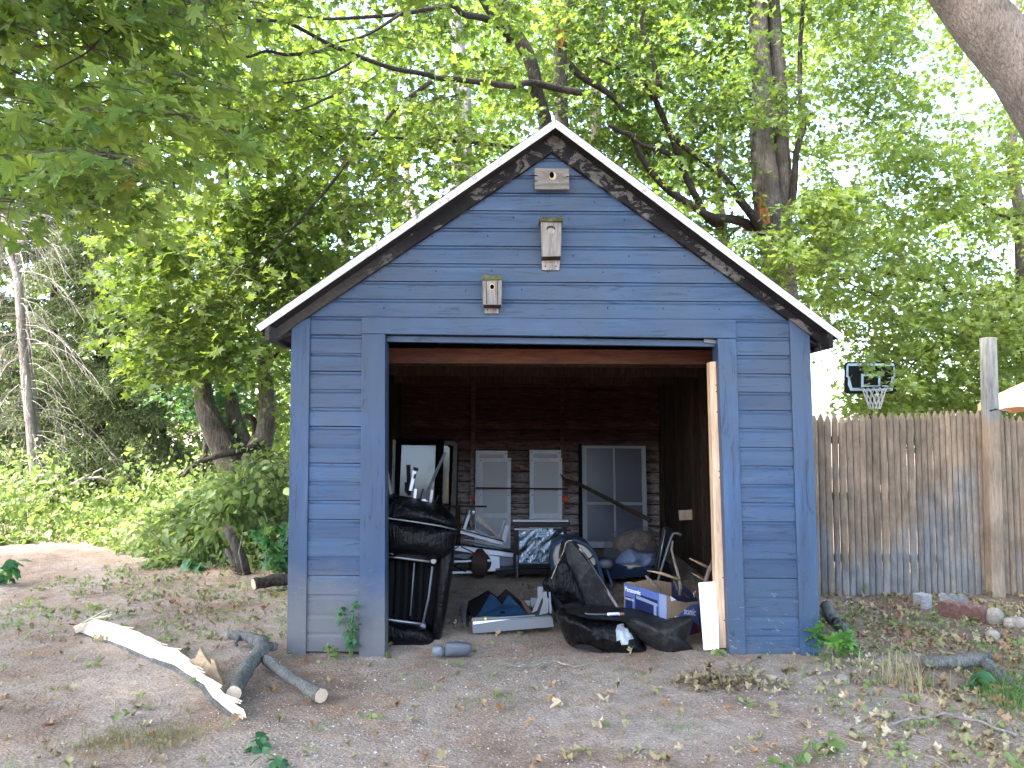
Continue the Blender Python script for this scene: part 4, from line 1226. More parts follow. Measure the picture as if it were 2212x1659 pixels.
stick('curled thin stick at the right rim of the carton', [(1650, 680), (1640, 645), (1665, 615)], [.006, .007, .005], .56, mt='tornwood', seed=5)
stick('pale sawn stick standing behind the white panel', [(1835, 312), (1800, 400), (1758, 525), (1740, 620)], [.022, .021, .02, .02], [.55, .5, .45, .4], seed=6)
stick('reddish split stick pointing left behind the pale sawn stick', [(1595, 290), (1680, 330), (1800, 390)], [.004, .016, .018], .8, mt='tornwood', seed=7)
stick('lower splintered stick in the dark corner behind the carton', [(1625, 440), (1680, 470), (1760, 520)], [.004, .012, .014], .8, mt='tornwood', seed=8)
stick('upright broken stick end nearest the pine door stud', [(1862, 250), (1840, 330), (1830, 420)], [.006, .012, .014], .75, mt='bark', seed=9)

o = MB().uv(Q(q4, [(1690, 536), (1880, 522), (1896, 1200), (1742, 1208)]), [.10, .10, .01, .01], .012).build('white_panel', M['whiteboard'], None, bevel=.002)
tag(o, 'tall plain white panel leaning beside the pine door stud', 'panel')

# --- grey sheet metal chassis with the black W shaped part
t = empty('metal_chassis', P(1095, 1365, .55), 'grey sheet metal chassis with a black and blue W shaped piece on the dirt floor', 'chassis')
MB().uv(Q(q3, [(1045, 822), (1912, 770), (1926, 872), (1052, 945)]), .45, .012).build('front_plate', M['greymetal'], t)
MB().uv(Q(q3, [(1052, 815), (1460, 790), (1300, 812), (1056, 848)]), .446, .003).build('paper_strip', M['whiteboard'], t)
MB().uv(Q(q3, [(905, 612), (968, 612), (980, 700), (972, 912), (938, 760)]), [.95, .9, .7, .5, .7], .012).build('side_plate', M['greymetal'], t)
MB().uv(Q(q3, [(1015, 820), (1042, 800), (1048, 942), (1022, 940)]), .46, .15).build('side_plate', M['iron'], t)
MB().uv(Q(q3, [(1040, 786), (1680, 734), (1750, 768), (1050, 806)]), [.5, .9, .9, .5], .04).build('base_tray', M['cream'], t)
MB().prism([P(*q3(1030, 800), .47), P(*q3(1900, 760), .47), P(*q3(1850, 700), 1.1), P(*q3(1000, 730), 1.1)], (0, 0, -.01)).build('base_sheet', M['greymetal'], t)
MB().uv(Q(q3, [(1000, 622), (1215, 486), (1312, 562), (1345, 540), (1405, 476), (1452, 508), (1560, 600), (1700, 700), (1690, 752), (1040, 786), (985, 700)]), .95, .05).build('black_hood', M['blackmatte'], t)
MB().uv(Q(q3, [(1105, 756), (1240, 520), (1300, 560), (1368, 636), (1395, 600), (1436, 528), (1560, 650), (1655, 738)]), [.60, .86, .87, .80, .84, .86, .75, .66], .01).build('blue_facet', M['bluemetal'], t)
MB().uv(Q(q3, [(1000, 600), (1210, 485), (1250, 525), (1110, 748), (1045, 780), (1010, 700)]), [.95, .93, .86, .62, .6, .8], .01).build('black_facet', M['blackmatte'], t)
MB().uv(Q(q3, [(1345, 708), (1398, 706), (1394, 722), (1348, 724)]), .62, .012).build('slot', M['darkhole'], t)
MB().bar(P(*q3(1040, 792), .46), P(*q3(1720, 752), .58), .012, .016).build('edge_rail', M['steel'], t)
for pts in ([(1750, 437), (1810, 440), (1800, 560), (1742, 700), (1690, 722), (1750, 560)], [(1798, 495), (1850, 492), (1856, 560), (1872, 566), (1866, 722), (1768, 745), (1812, 600)], [(1872, 500), (1890, 500), (1905, 722), (1880, 726)],
            [(1676, 558), (1742, 560), (1740, 610), (1690, 660), (1676, 600)], [(1610, 590), (1672, 588), (1668, 640), (1620, 650)]):
    MB().uv(Q(q3, pts), .62 if pts[0][0] > 1745 else .85, .02).build('bracket', M['greymetal'] if pts[0][0] != 1872 else M['greyplastic2'], t)
MB().uv(Q(q3, [(1560, 570), (1600, 590), (1700, 720), (1650, 730), (1600, 660)]), .64, .03).build('hinge_arm', M['iron'], t)
MB().tube([P(*q3(1188, 785), .44), P(*q3(1188, 785), .45)], .010, 8).build('yellow_cap', mat('yellow_cap', (.7, .55, .05)), t)

# --- grey folded armrest on the ground
t = empty('armrest', P(975, 1418, -.07), 'grey plastic armrest with separate rounded end lying on the dirt by the couch', 'armrest')
Soft(Q(q3, [(745, 1075), (765, 1045), (880, 1036), (1000, 1050), (1038, 1080), (1042, 1120), (1010, 1160), (950, 1186), (850, 1188), (752, 1190), (740, 1130)]), -.06, .05, .06, .002, 5, pw=.35).mesh().build('pad', M['greyplastic'], t, True)
Soft(Q(q3, [(610, 1112), (640, 1080), (700, 1078), (728, 1095), (729, 1178), (695, 1196), (650, 1196), (614, 1160)]), -.07, .05, .06, .002, 5, pw=.35).mesh().build('end_cap', M['greyplastic2'], t, True)
MB().tube([P(*q3(722, 1140), -.06), P(*q3(752, 1140), -.06)], .014, 10).build('pivot', M['steel'], t)

# ------------------------------------------------------------------ fence, posts, hoop
fen = empty('picket_fence', (3.8, 1.85, 0), 'weathered stockade fence of pointed pickets, brown stained patches on grey', 'fence')
pk = random.Random(3)
FY = 1.85


def picket(x, w, zt, zb, y, par, name='picket'):
    m = MB(); n = 5
    vs = []
    tipz = zt + .0
    sh = zt - .075
    bend = pk.uniform(-.006, .006)
    for z in (zb, (zb + zt) / 2, sh):
        for i in range(n + 1):
            a = math.pi * i / n
            vs.append((x - w / 2 * math.cos(a) + (bend if z not in (zb, sh) else 0), y - .022 * math.sin(a) ** .6, z))
    for i in range(n + 1):
        a = math.pi * i / n
        vs.append((x - .22 * w / 2 * math.cos(a), y - .014 * math.sin(a) ** .6, tipz - .01))
    fs = []
    k = n + 1
    for r in range(3):
        for i in range(n):
            fs.append((r * k + i, r * k + i + 1, (r + 1) * k + i + 1, (r + 1) * k + i))
        fs.append((r * k, (r + 1) * k, (r + 1) * k + n, r * k + n))
    fs += [tuple(range(3 * k, 4 * k)), tuple(range(k))[::-1]]
    return m.add(vs, fs).build(name, M['fence'], par)


x = 2.12
while x < 5.6:
    w = pk.uniform(.056, .072)
    u = 1106 + (x + .3) / (FY + 5.17) * FPX
    zt = 1.812 + .04 * math.exp(-((x - 4.3) / .5) ** 2) + pk.uniform(-.014, .012) - (.045 if x > 4.53 else 0) - (.02 if x < 3.0 else 0)
    picket(x + w / 2, w, zt, gh(x, FY) - .01 + pk.uniform(-.005, .02), FY + pk.uniform(-.004, .006), fen)
    x += w + pk.choice([-.001, 0, .0, .001, .002, .006])
for zr in (.35, .95, 1.5):
    MB().box((2.1, FY + .012, zr), (5.6, FY + .05, zr + .07)).build('rail', M['darkwood'], fen)
postm = wood('post_wood', (.15, .11, .08), (.25, .19, .14), (.33, .26, .19), (9, 9, 1.1), .9, .6)
_zp = zpos(postm)
_gp = ramp(postm, ntex(postm, coords(postm, (9, 9, 1.1)), 4, 8, .7), [(.3, (.11, .11, .105)), (.7, (.32, .32, .30))])
_op = postm.node_tree.nodes['Principled BSDF'].inputs['Base Color'].links[0].from_socket
setcol(postm, mixc(postm, math_(postm, 'MULTIPLY', math_(postm, 'SUBTRACT', _zp[2], 1.68), 8, clamp=True), _op, _gp))
pa, pb = P(2121, 730, FY - .06), P(2149, 731, FY - .06)
zb = gh(4.4, FY) - .03
po = MB().prism([(pa[0] - .03, FY - .12, zb), (pb[0] - .03, FY - .12, zb), (pb[0] - .02, FY - .12, pb[2]), (pa[0] + .0, FY - .12, pa[2])], (0, .10, 0)).build('tall_post', postm, None, bevel=.004)
tag(po, 'tall square post rising above the fence, grey above and brown below', 'post')
tag(MB().tube([P(2140, 887, FY - .14), P(2152, 884, FY - .13), P(2168, 888, FY - .05), P(2178, 890, FY - .03)], .008, 6).build('post_strap', M['blackmetal'], None), 'black strap tying the tall post to the fence top', 'strap')

HY = 9.3
t = empty('basketball_hoop', P(1880, 1000, HY + .5), 'basketball hoop with a black and pale blue backboard standing behind the fence', 'hoop')
def qb(x, y): return ((2350 + x / 1.952) * .7373, (950 + y / 1.952) * .7373)
def rrect(x0, y0, x1, y1, r, n=5):
    out = []
    for cx, cy, a0 in ((x1 - r, y0 + r, -90), (x1 - r, y1 - r, 0), (x0 + r, y1 - r, 90), (x0 + r, y0 + r, 180)):
        for k in range(n + 1):
            a = math.radians(a0 + 90 * k / n)
            out.append((cx + r * math.cos(a), cy + r * math.sin(a)))
    return out
MB().uv(Q(qb, rrect(245, 215, 543, 397, 22)), HY, .04).build('backboard', M['boardblack'], t)
MB().uv(Q(qb, [(262, 224), (524, 224), (530, 240), (536, 300), (527, 302), (527, 340), (518, 380), (276, 380), (262, 345), (262, 305), (252, 300), (254, 240)]), HY - .004, .003).build('board_border', M['boardpale'], t)
MB().uv(Q(qb, [(265, 238), (522, 238), (522, 296), (512, 300), (500, 364), (288, 364), (272, 300), (266, 296)]), HY - .008, .003).build('board_field', M['boardblack'], t)
for q in ([(338, 283), (448, 283), (448, 296), (338, 296)], [(338, 296), (352, 296), (352, 362), (338, 362)], [(435, 296), (448, 296), (448, 362), (435, 362)], [(352, 350), (435, 350), (435, 362), (352, 362)]):
    MB().uv(Q(qb, q), HY - .012, .003).build('target_square', M['boardpale'], t)
for x_, y_ in ((333, 259), (456, 261)):
    MB().tube([P(*qb(x_, y_), HY - .014), P(*qb(x_, y_), HY - .008)], .02, 8).build('bolt', M['steel'], t)
MB().uv(Q(qb, [(455, 350), (495, 350), (495, 362), (455, 362)]), HY - .012, .003).build('board_sticker', M['boardpale'], t)
rc = P(*qb(412, 362), HY - .30)
R_ = .225
MB().tube([rc + np.array((R_ * math.cos(a), R_ * math.sin(a), 0)) for a in np.linspace(0, 2 * math.pi, 25)], .010, 6, caps=False).build('rim', M['boardblack'], t)
m = MB()
for k in range(12):
    for s_ in (1, -1):
        pts = []
        for i in range(6):
            a = 2 * math.pi * (k + s_ * i * .35) / 12
            rr_ = R_ * (1 - .11 * i)
            pts.append(rc + np.array((rr_ * math.cos(a), rr_ * math.sin(a), -.085 * i)))
        m.tube(pts, .008, 3, caps=False)
tag(m.build('net', M['net'], t), kind='stuff')
pp = P(*qb(391, 390), HY + .12)
MB().tube([(pp[0], pp[1], 0), (pp[0], pp[1], pp[2] + .3)], .045, 10).build('pole', M['boardblack'], t)
MB().bar((pp[0], pp[1], pp[2] + .25), (pp[0], HY + .04, pp[2] + .30), .08, .05).build('arm', M['boardblack'], t)

t = empty('patio_umbrella', P(2260, 900, 7.0), 'edge of a tan canvas patio umbrella showing above the fence at far right', 'umbrella')
def qf(x, y): return ((2350 + x / 1.952) * .7373, (950 + y / 1.952) * .7373)
c = P(2290, 790, 7.0)
m = MB(); n = 8; R0 = P(2138, 870, 7.0)
Rr = c[0] - R0[0]
vs = [(c[0], c[1], c[2])]
for k in range(n * 4):
    a = 2 * math.pi * k / (n * 4)
    sc_ = math.cos(math.pi / n) / math.cos((a % (2 * math.pi / n)) - math.pi / n)
    vs.append((c[0] + Rr * math.cos(a) * sc_, c[1] + Rr * math.sin(a) * sc_, R0[2] + .06 * abs(math.sin(a * n / 2))))
m.add(vs, [(0, 1 + k, 1 + (k + 1) % (n * 4)) for k in range(n * 4)])
m.add([(v[0], v[1], v[2] - .01) for v in vs], [(0, 1 + (k + 1) % (n * 4), 1 + k) for k in range(n * 4)])
m.add([x_ for k in range(n * 4) for x_ in (vs[1 + k], (vs[1 + k][0], vs[1 + k][1], vs[1 + k][2] - .14))], [(2 * k, 2 * k + 1, (2 * k + 3) % (n * 8), (2 * k + 2) % (n * 8)) for k in range(n * 4)])
m.build('canopy', M['canvas'], t)
MB().tube([(c[0], c[1], 0), (c[0], c[1], c[2])], .03, 8).build('pole', M['greywood'], t)

# ------------------------------------------------------------------ edging stones and rocks
def edging(name, label, u0, v0, u1, v1, y0, y1, n, mt, h=.12):
    a = G(u0, v0, .01); b = G(u1, v1, .01)
    L_ = np.linalg.norm((b - a)[:2]); d = (b - a) / L_; d[2] = 0
    nn = np.array((-d[1], d[0], 0))
    pts = []
    for k in range(n):
        for i in range(7):
            t_ = math.pi * i / 6
            pts.append((L_ * (k + .5 - .5 * math.cos(t_)) / n, -.035 * math.sin(t_)))
    pts += [(L_, .09), (0, .09)]
    z = gh(a[0], a[1]) - .02
    P3 = [(a[0] + d[0] * x + nn[0] * y, a[1] + d[1] * x + nn[1] * y, z) for x, y in pts]
    o = MB().prism(P3, (0, 0, h)).build(name, M[mt], None, bevel=.006)
    return tag(o, label, 'edging', 'scalloped edging stones near the fence')


def upright_edging(label, u0, v0, u1, v1, n, mt, h=.13, th=.055):
    a = G(u0, v0, .02); b = G(u1, v1, .02)
    L_ = np.linalg.norm((b - a)[:2]); d = (b - a) / L_; d[2] = 0
    nn = np.array((-d[1], d[0], 0))
    pts = [(0, 0), (L_, 0)]
    for k in range(n)[::-1]:
        for i in range(7):
            t_ = math.pi * i / 6
            pts.append((L_ * (k + .5 + .5 * math.cos(t_)) / n, h - .035 + .035 * math.sin(t_)))
    z = gh(a[0], a[1]) - .02
    o = MB().prism([(a[0] + d[0] * x, a[1] + d[1] * x, z + q) for x, q in pts], nn * th).build('edging_stone', M[mt], None, bevel=.006)
    return tag(o, label, 'edging', 'scalloped edging stones near the fence')


upright_edging('red scalloped edging block lying nearest the round rocks', 2026, 1332, 2124, 1354, 4, 'redconcrete', .15, .12)
upright_edging('grey scalloped edging block behind the red one', 2030, 1316, 2092, 1320, 3, 'concrete', .14, .06)
edging('edging_stone', 'small grey edging stone at the left end of the group', 1990, 1322, 2012, 1320, 0, 0, 1, 'concrete', .14)


def rock(label, u, v, w, h, seed, group='round rocks by the edging stones'):
    g = G(u, v, .03)
    s_ = (g[1] + 5.17) / FPX
    W, H = w * s_, h * s_
    m = MB().super((g[0], g[1] + W * .3, gh(g[0], g[1]) + H * .38), (W, W * .8, H), 2.3, rotm(.1 * seed, .2, seed), 20, 14, .25, 9 / (W * 8), seed)
    return tag(m.build('rock', M['rock'], None, True), label, 'rock', group)


rock('largest pale boulder beside the red edging block', 2158, 1352, 44, 40, 1)
rock('small round rock just right of the largest boulder', 2187, 1360, 24, 22, 2)
rock('pale rock cut off by the right edge of the yard', 2207, 1362, 30, 26, 3)
rock('mossy rock lower down at the right in the leaf litter', 2152, 1388, 34, 24, 4)
rock('half buried rock at the bottom of the dry grass', 1823, 1480, 30, 20, 5, None)
rock('flat grey stone on the dirt right of the garage', 2100, 1520, 34, 12, 6, None) if False else None


# ------------------------------------------------------------------ fallen limbs and logs
def poly_log(name, label, cat, pts, rad, mt='barkgrey', ends=True, parent=None, wob=.18, seed=1, n=12, sub=5, zoff=0.0):
    """log along ground pixels; pts = (u,v,height above ground)"""
    P3 = []
    for (u, v, h) in pts:
        g = G(u, v, .03 + h)
        P3.append(g)
    P3 = np.array(P3)
    out, rr = [], []
    m_ = len(P3)
    for i in range(m_ - 1):
        a, b = P3[i], P3[i + 1]
        for k in range(sub):
            t_ = k / sub
            out.append(a + (b - a) * t_ + np.array((0, 0, .004 * math.sin(7 * (i + t_)))))
            rr.append((rad[i] * (1 - t_) + rad[i + 1] * t_) * (1 + .07 * math.sin(5.3 * (i + t_) + seed)))
    out.append(P3[-1]); rr.append(rad[-1])
    root = parent or empty(name, out[0], label, cat)
    MB().tube(out, rr, n, wob=wob, seed=seed).build('bark', M[mt], root, True)
    if ends:
        for e, p in ((0, 1), (-1, -2)):
            if (e == 0 and ends != 'last') or (e == -1 and ends != 'first'):
                d = out[e] - out[p]; d /= np.linalg.norm(d)
                MB().tube([out[e] - d * .01, out[e] + d * .004], [rr[e] * .93] * 2, n).build('sawn_end', M['cutwood'], root)
    return root


# split white limb at the left
t = empty('split_limb', G(350, 1420, .05), 'long splintered limb with fresh white wood lying on the left of the drive', 'limb')
def qs(x, y): return (x * .7373 * 1100 / 2212, (1700 + y * 1100 / 2212) * .7373)
topl = [(440, 290, .06), (575, 238, .11), (720, 290, .12), (860, 350, .12), (960, 405, .12), (1040, 430, .11), (1120, 490, .10), (1180, 540, .10), (1240, 590, .10), (1300, 640, .09), (1360, 715, .06), (1445, 790, .05)]
botl = [(440, 298, .03), (500, 318, .02), (640, 372, .0), (780, 430, .0), (880, 470, .0), (960, 500, .0), (1040, 525, .0), (1120, 570, .0), (1200, 620, .0), (1250, 700, .0), (1340, 775, .0), (1420, 812, .0)]
fr_, bk_ = [], []
m = MB(); NS = 34
rj = random.Random(4)
rows = []
for i in range(NS):
    s_ = i / (NS - 1) * (len(topl) - 1); k = min(int(s_), len(topl) - 2); f_ = s_ - k
    tu, tv = qs(*[topl[k][j] * (1 - f_) + topl[k + 1][j] * f_ for j in (0, 1)]); tv -= 9 * math.sin(math.pi * min(1, i / 22)) if i < 22 else 0; th_ = topl[k][2] * (1 - f_) + topl[k + 1][2] * f_
    bu, bv = qs(*[botl[k][j] * (1 - f_) + botl[k + 1][j] * f_ for j in (0, 1)]); bh = botl[k][2] * (1 - f_) + botl[k + 1][2] * f_
    a = G(tu, tv + rj.uniform(-2.5, 2.5), th_ + .03); b = G(bu, bv, bh + .02)
    row = []
    for j in range(9):
        w_ = j / 8
        p = a * (1 - w_) + b * w_
        p = p + np.array((0, -.02, .05)) * math.sin(math.pi * w_) * .6 + np.array((0, 0, .022 * noise.noise(Vector((i * .22, j * 1.9, 2))) + rj.uniform(-.003, .003)))
        row.append(p)
    rows.append(row)
vs = [p for r in rows for p in r]
fs = [(i * 9 + j, i * 9 + j + 1, (i + 1) * 9 + j + 1, (i + 1) * 9 + j) for i in range(NS - 1) for j in range(8)]
m.add(vs, fs)
m.add([p + np.array((0, .02, -.035)) for p in vs], [f[::-1] for f in fs])
n0 = len(vs)
m.f += [(i * 9, (i + 1) * 9, n0 + (i + 1) * 9, n0 + i * 9) for i in range(NS - 1)] + [(0, n0, n0 + 8, 8)]
m.build('split_face', M['splitwood'], t, False)
und = [(rows[i][7] + np.array((.0, .015, -.035))) for i in range(NS)]
MB().tube(und, [.012 + .020 * math.sin(math.pi * min(1, (i + .5) / NS)) for i in range(NS)], 10, wob=.2).build('bark', M['barkgrey'], t, True)
hook = [(1110, 470), (1150, 460), (1178, 395), (1205, 450), (1245, 500), (1240, 462), (1262, 468), (1290, 560), (1330, 640), (1350, 690), (1290, 640), (1210, 600), (1180, 560)]
hg = G(*qs(1240, 600), .03)
MB().prism([P(*qs(x_, y_), hg[1] + .02 + (600 - y_) * .0006) for x_, y_ in hook], (0, .045, -.01)).build('torn_spur', M['tornwood'], t)
for k in range(26):
    i = rj.randrange(2, NS - 2)
    a = rows[i][rj.randrange(0, 4)]
    d = (rows[i + 1][0] - rows[i - 1][0]); d /= np.linalg.norm(d)
    MB().bar(a - d * rj.uniform(.03, .1) + np.array((0, 0, .006)), a + d * rj.uniform(.05, .16) + np.array((0, rj.uniform(-.01, .01), rj.uniform(.01, .03))), .006, .004).build('splinter', M['splitwood'], t)

lg = poly_log('forked_log', 'grey lichened forked log with sawn end pointing to the viewer', 'log', [(505, 1498, .05), (535, 1440, .06), (565, 1405, .07), (566, 1388, .08), (530, 1374, .06), (497, 1372, .05)], [.046, .046, .050, .046, .036, .030], ends='first', seed=3)
poly_log(None, None, None, [(560, 1402, .07), (582, 1396, .05), (597, 1396, .04)], [.036, .03, .026], parent=lg, ends=False, seed=5)
poly_log(None, None, None, [(515, 1376, .06), (508, 1388, .03), (512, 1394, .02)], [.018, .014, .01], parent=lg, ends=False, seed=6)
poly_log('sawn_log', 'grey barked log slanting right from the fork, with pale sawn end', 'log', [(575, 1425, .05), (610, 1452, .04), (650, 1478, .04), (694, 1503, .045)], [.034, .034, .033, .042], ends='last', seed=7)
poly_log('sawn_log', 'dark log lying in the weeds by the left corner of the garage', 'log', [(548, 1262, .06), (590, 1254, .07), (640, 1250, .08)], [.055, .06, .06], ends='first', seed=8, mt='barkdark')
poly_log('fallen_branch', 'grey branch lying along the right side of the garage', 'branch', [(1786, 1310, .05), (1800, 1335, .05), (1818, 1355, .04), (1836, 1368, .03)], [.05, .045, .04, .03], ends='last', seed=9)
rb = poly_log('fallen_branch', 'crooked lichened branch lying in the litter at lower right', 'branch', [(1990, 1428, .04), (2030, 1430, .05), (2085, 1428, .06), (2125, 1425, .06), (2138, 1440, .05), (2155, 1462, .04), (2190, 1480, .03), (2230, 1500, .02)], [.035, .042, .042, .04, .036, .032, .024, .015], ends=False, seed=11)
poly_log(None, None, None, [(2120, 1424, .06), (2132, 1414, .08), (2140, 1418, .08)], [.03, .026, .02], parent=rb, ends=False, seed=12)
poly_log('thin_branch', 'thin arched pale stick at the bottom right corner', 'branch', [(1880, 1580, .01), (1950, 1556, .05), (2040, 1542, .08), (2120, 1560, .05), (2200, 1590, .02)], [.005, .007, .008, .008, .007], ends=False, seed=13, mt='deadwood', n=6)
poly_log('thin_branch', 'thin forked twig lying before the doorway', 'branch', [(1085, 1432, .0), (1130, 1440, .01), (1175, 1432, .02), (1200, 1428, .02), (1240, 1440, .01), (1290, 1430, .01)], [.003, .005, .006, .006, .005, .003], ends=False, seed=14, mt='deadwood', n=6)
poly_log('thin_branch', 'straight twig by the leafy seedling at the right corner', 'branch', [(1780, 1432, .01), (1830, 1424, .02), (1870, 1404, .03)], [.004, .006, .006], ends=False, seed=15, mt='deadwood', n=6)
poly_log('thin_branch', 'thin twig lying beyond the white split limb', 'branch', [(338, 1284, .0), (346, 1260, .03), (352, 1240, .06)], [.004, .004, .003], ends=False, seed=16, mt='deadwood', n=6)

# dead brush pile left
dp = empty('brush_pile', G(130, 1110, 0), 'bleached dead branches heaped under the pale twin spruce trunks', 'branches')
def qg(x, y): return (x * .7373 * 900 / 2212, (1250 + y * 900 / 2212) * .7373)
for pts, r in (([(0, 560), (60, 480), (150, 400), (260, 350), (400, 355), (425, 400), (410, 470)], .03), ([(120, 540), (230, 515), (330, 490), (400, 455), (520, 420), (640, 350)], .045), ([(200, 560), (330, 545), (380, 490), (400, 440)], .04),
               ([(0, 580), (30, 500), (110, 470), (170, 500)], .02), ([(540, 420), (620, 370), (720, 365), (790, 400)], .03), ([(660, 370), (680, 330), (740, 300)], .02), ([(40, 440), (200, 330), (205, 420)], .015)):
    MB().tube([P(*qg(*p), 6.6) for p in pts], [r * (1 - .5 * i / len(pts)) for i in range(len(pts))], 7, wob=.2).build('branch', M['deadwood'], dp, True)

# stump shrub left of the garage
sg = G(515, 1243, 0)
t = empty('broken_stump', sg, 'brown broken shrub stump standing in the undergrowth left of the garage', 'stump')
YS = float(sg[1])
MB().tube([P(*qg(1765, 1070), YS), P(*qg(1740, 960), YS), P(*qg(1700, 860), YS), P(*qg(1660, 770), YS), P(*qg(1620, 720), YS)], [.07, .06, .05, .045, .05], 9, wob=.4).build('stem', M['bark'], t, True)
MB().tube([P(*qg(1745, 1040), YS), P(*qg(1690, 970), YS), P(*qg(1640, 900), YS), P(*qg(1620, 880), YS)], [.05, .035, .03, .01], 8, wob=.4).build('stem', M['bark'], t, True)
MB().tube([P(*qg(1735, 1075), YS), P(*qg(1690, 1040), YS), P(*qg(1630, 1000), YS)], [.03, .015, .005], 6, wob=.4).build('stem', M['bark'], t, True)
MB().tube([P(*qg(1755, 1060), YS - .1), P(*qg(1720, 900), YS - .1), P(*qg(1750, 760), YS - .1)], [.012, .01, .003], 5).build('stem', M['deadwood'], t, True)

# house across the drive, seen only in the mirror
hs = empty('house', (-5, -16, 0), 'pale grey house wall across the drive reflected in the leaning mirror', 'house')
MB().box((-9, -20, -.2), (0.9, -16, 2.7)).build('wall', mat('grey_stucco', (.10, .10, .10), .9), hs)
MB().box((0.91, -22, -.2), (8, -16.6, 2.7)).build('wall', mat('cream_siding', (.30, .28, .25), .8), hs)
MB().prism([(-9.4, -22.2, 2.72), (-9.4, -15.6, 2.72), (-9.4, -19, 3.7)], (17.8, 0, 0)).build('roof', M['shingle'], hs)

# ------------------------------------------------------------------ leaves
def maple_outline(hi):
    if hi:
        a = [(-90, .22), (-60, .42), (-38, .36), (-22, .78), (-4, .62), (6, .70), (18, .45), (32, .86), (42, .92), (52, .84), (66, .52), (76, .86), (90, 1.08)]
        pts = [(math.radians(x), r) for x, r in a]
        pts += [(math.pi - x, r) for x, r in pts[-2:0:-1]]
    else:
        a = [(-90, .25), (-25, .75), (15, .45), (42, .92), (66, .50), (90, 1.08)]
        pts = [(math.radians(x), r) for x, r in a]
        pts += [(math.pi - x, r) for x, r in pts[-2:0:-1]]
    return [(r * math.cos(t) * .52, r * math.sin(t) * .52 + .12) for t, r in pts]


def leaf_template(kind, r):
    """unit leaf in its own plane: x across, y to the tip, z normal. Returns verts, tris"""
    if kind in ('hi', 'lo'):
        o = maple_outline(kind == 'hi')
        fold = .18
        vs = [(0, .0, 0)] + [(x, y, abs(x) * fold * (1 if kind == 'hi' else .8) - .25 * max(0, y) ** 2) for x, y in o]
        n = len(o)
        return np.array(vs), np.array([(0, 1 + i, 1 + (i + 1) % n) for i in range(n)])
    if kind == 'oval':
        vs = [(0, 0, 0), (.28, .25, .07), (.30, .5, .05), (.14, .82, -.06), (0, 1, -.16), (-.14, .82, -.06), (-.3, .5, .05), (-.28, .25, .07), (0, .5, -.02)]
        return np.array(vs), np.array([(8, i, (i + 1) % 8) for i in range(8)])
    if kind == 'simple':
        vs = [(0, 0, 0), (.36, .3, .06), (.22, .55, .02), (0, 1, -.12), (-.26, .6, .02), (-.36, .28, .06)]
        return np.array(vs), np.array([(0, 1, 2), (0, 2, 3), (0, 3, 4), (0, 4, 5)])


def rot_rand(n, tilt, r, yaw=None):
    """n rotation matrices: leaf tips at random yaw, tilted by about tilt radians, slight droop"""
    yaw = r.uniform(0, 2 * np.pi, n) if yaw is None else yaw
    pit = r.normal(-.45, tilt, n)
    rol = r.normal(0, tilt, n)
    cy, sy, cp, sp, cr, sr = np.cos(yaw), np.sin(yaw), np.cos(pit), np.sin(pit), np.cos(rol), np.sin(rol)
    Rz = np.zeros((n, 3, 3)); Rz[:, 0, 0] = cy; Rz[:, 0, 1] = -sy; Rz[:, 1, 0] = sy; Rz[:, 1, 1] = cy; Rz[:, 2, 2] = 1
    Rx = np.zeros((n, 3, 3)); Rx[:, 0, 0] = 1; Rx[:, 1, 1] = cp; Rx[:, 1, 2] = -sp; Rx[:, 2, 1] = sp; Rx[:, 2, 2] = cp
    Ry = np.zeros((n, 3, 3)); Ry[:, 1, 1] = 1; Ry[:, 0, 0] = cr; Ry[:, 0, 2] = sr; Ry[:, 2, 0] = -sr; Ry[:, 2, 2] = cr
    return Rz @ Rx @ Ry


def leaf_cloud(pos, size, kind, r, tilt=.45, yaw=None):
    v, t = leaf_template(kind, r)
    n = len(pos)
    R = rot_rand(n, tilt, r, yaw)
    s = size * r.uniform(.6, 1.25, n)
    V = np.einsum('nij,vj->nvi', R, v) * s[:, None, None] + pos[:, None, :]
    T = t[None] + (np.arange(n) * len(v))[:, None, None]
    return V.reshape(-1, 3), T.reshape(-1, 3)


def visible(p, mu=1.12, mv=1.15):
    d = p - CAM
    z = d @ FW
    u = (d @ RT) / z * FPX; v = (d @ UP) / z * FPX
    return (z > .5) & (np.abs(u) < 1106 * mu) & (np.abs(v) < 830 * mv)


def uvof(p):
    d = p - CAM
    z = d @ FW
    return 1106 + (d @ RT) / z * FPX, 829.5 - (d @ UP) / z * FPX


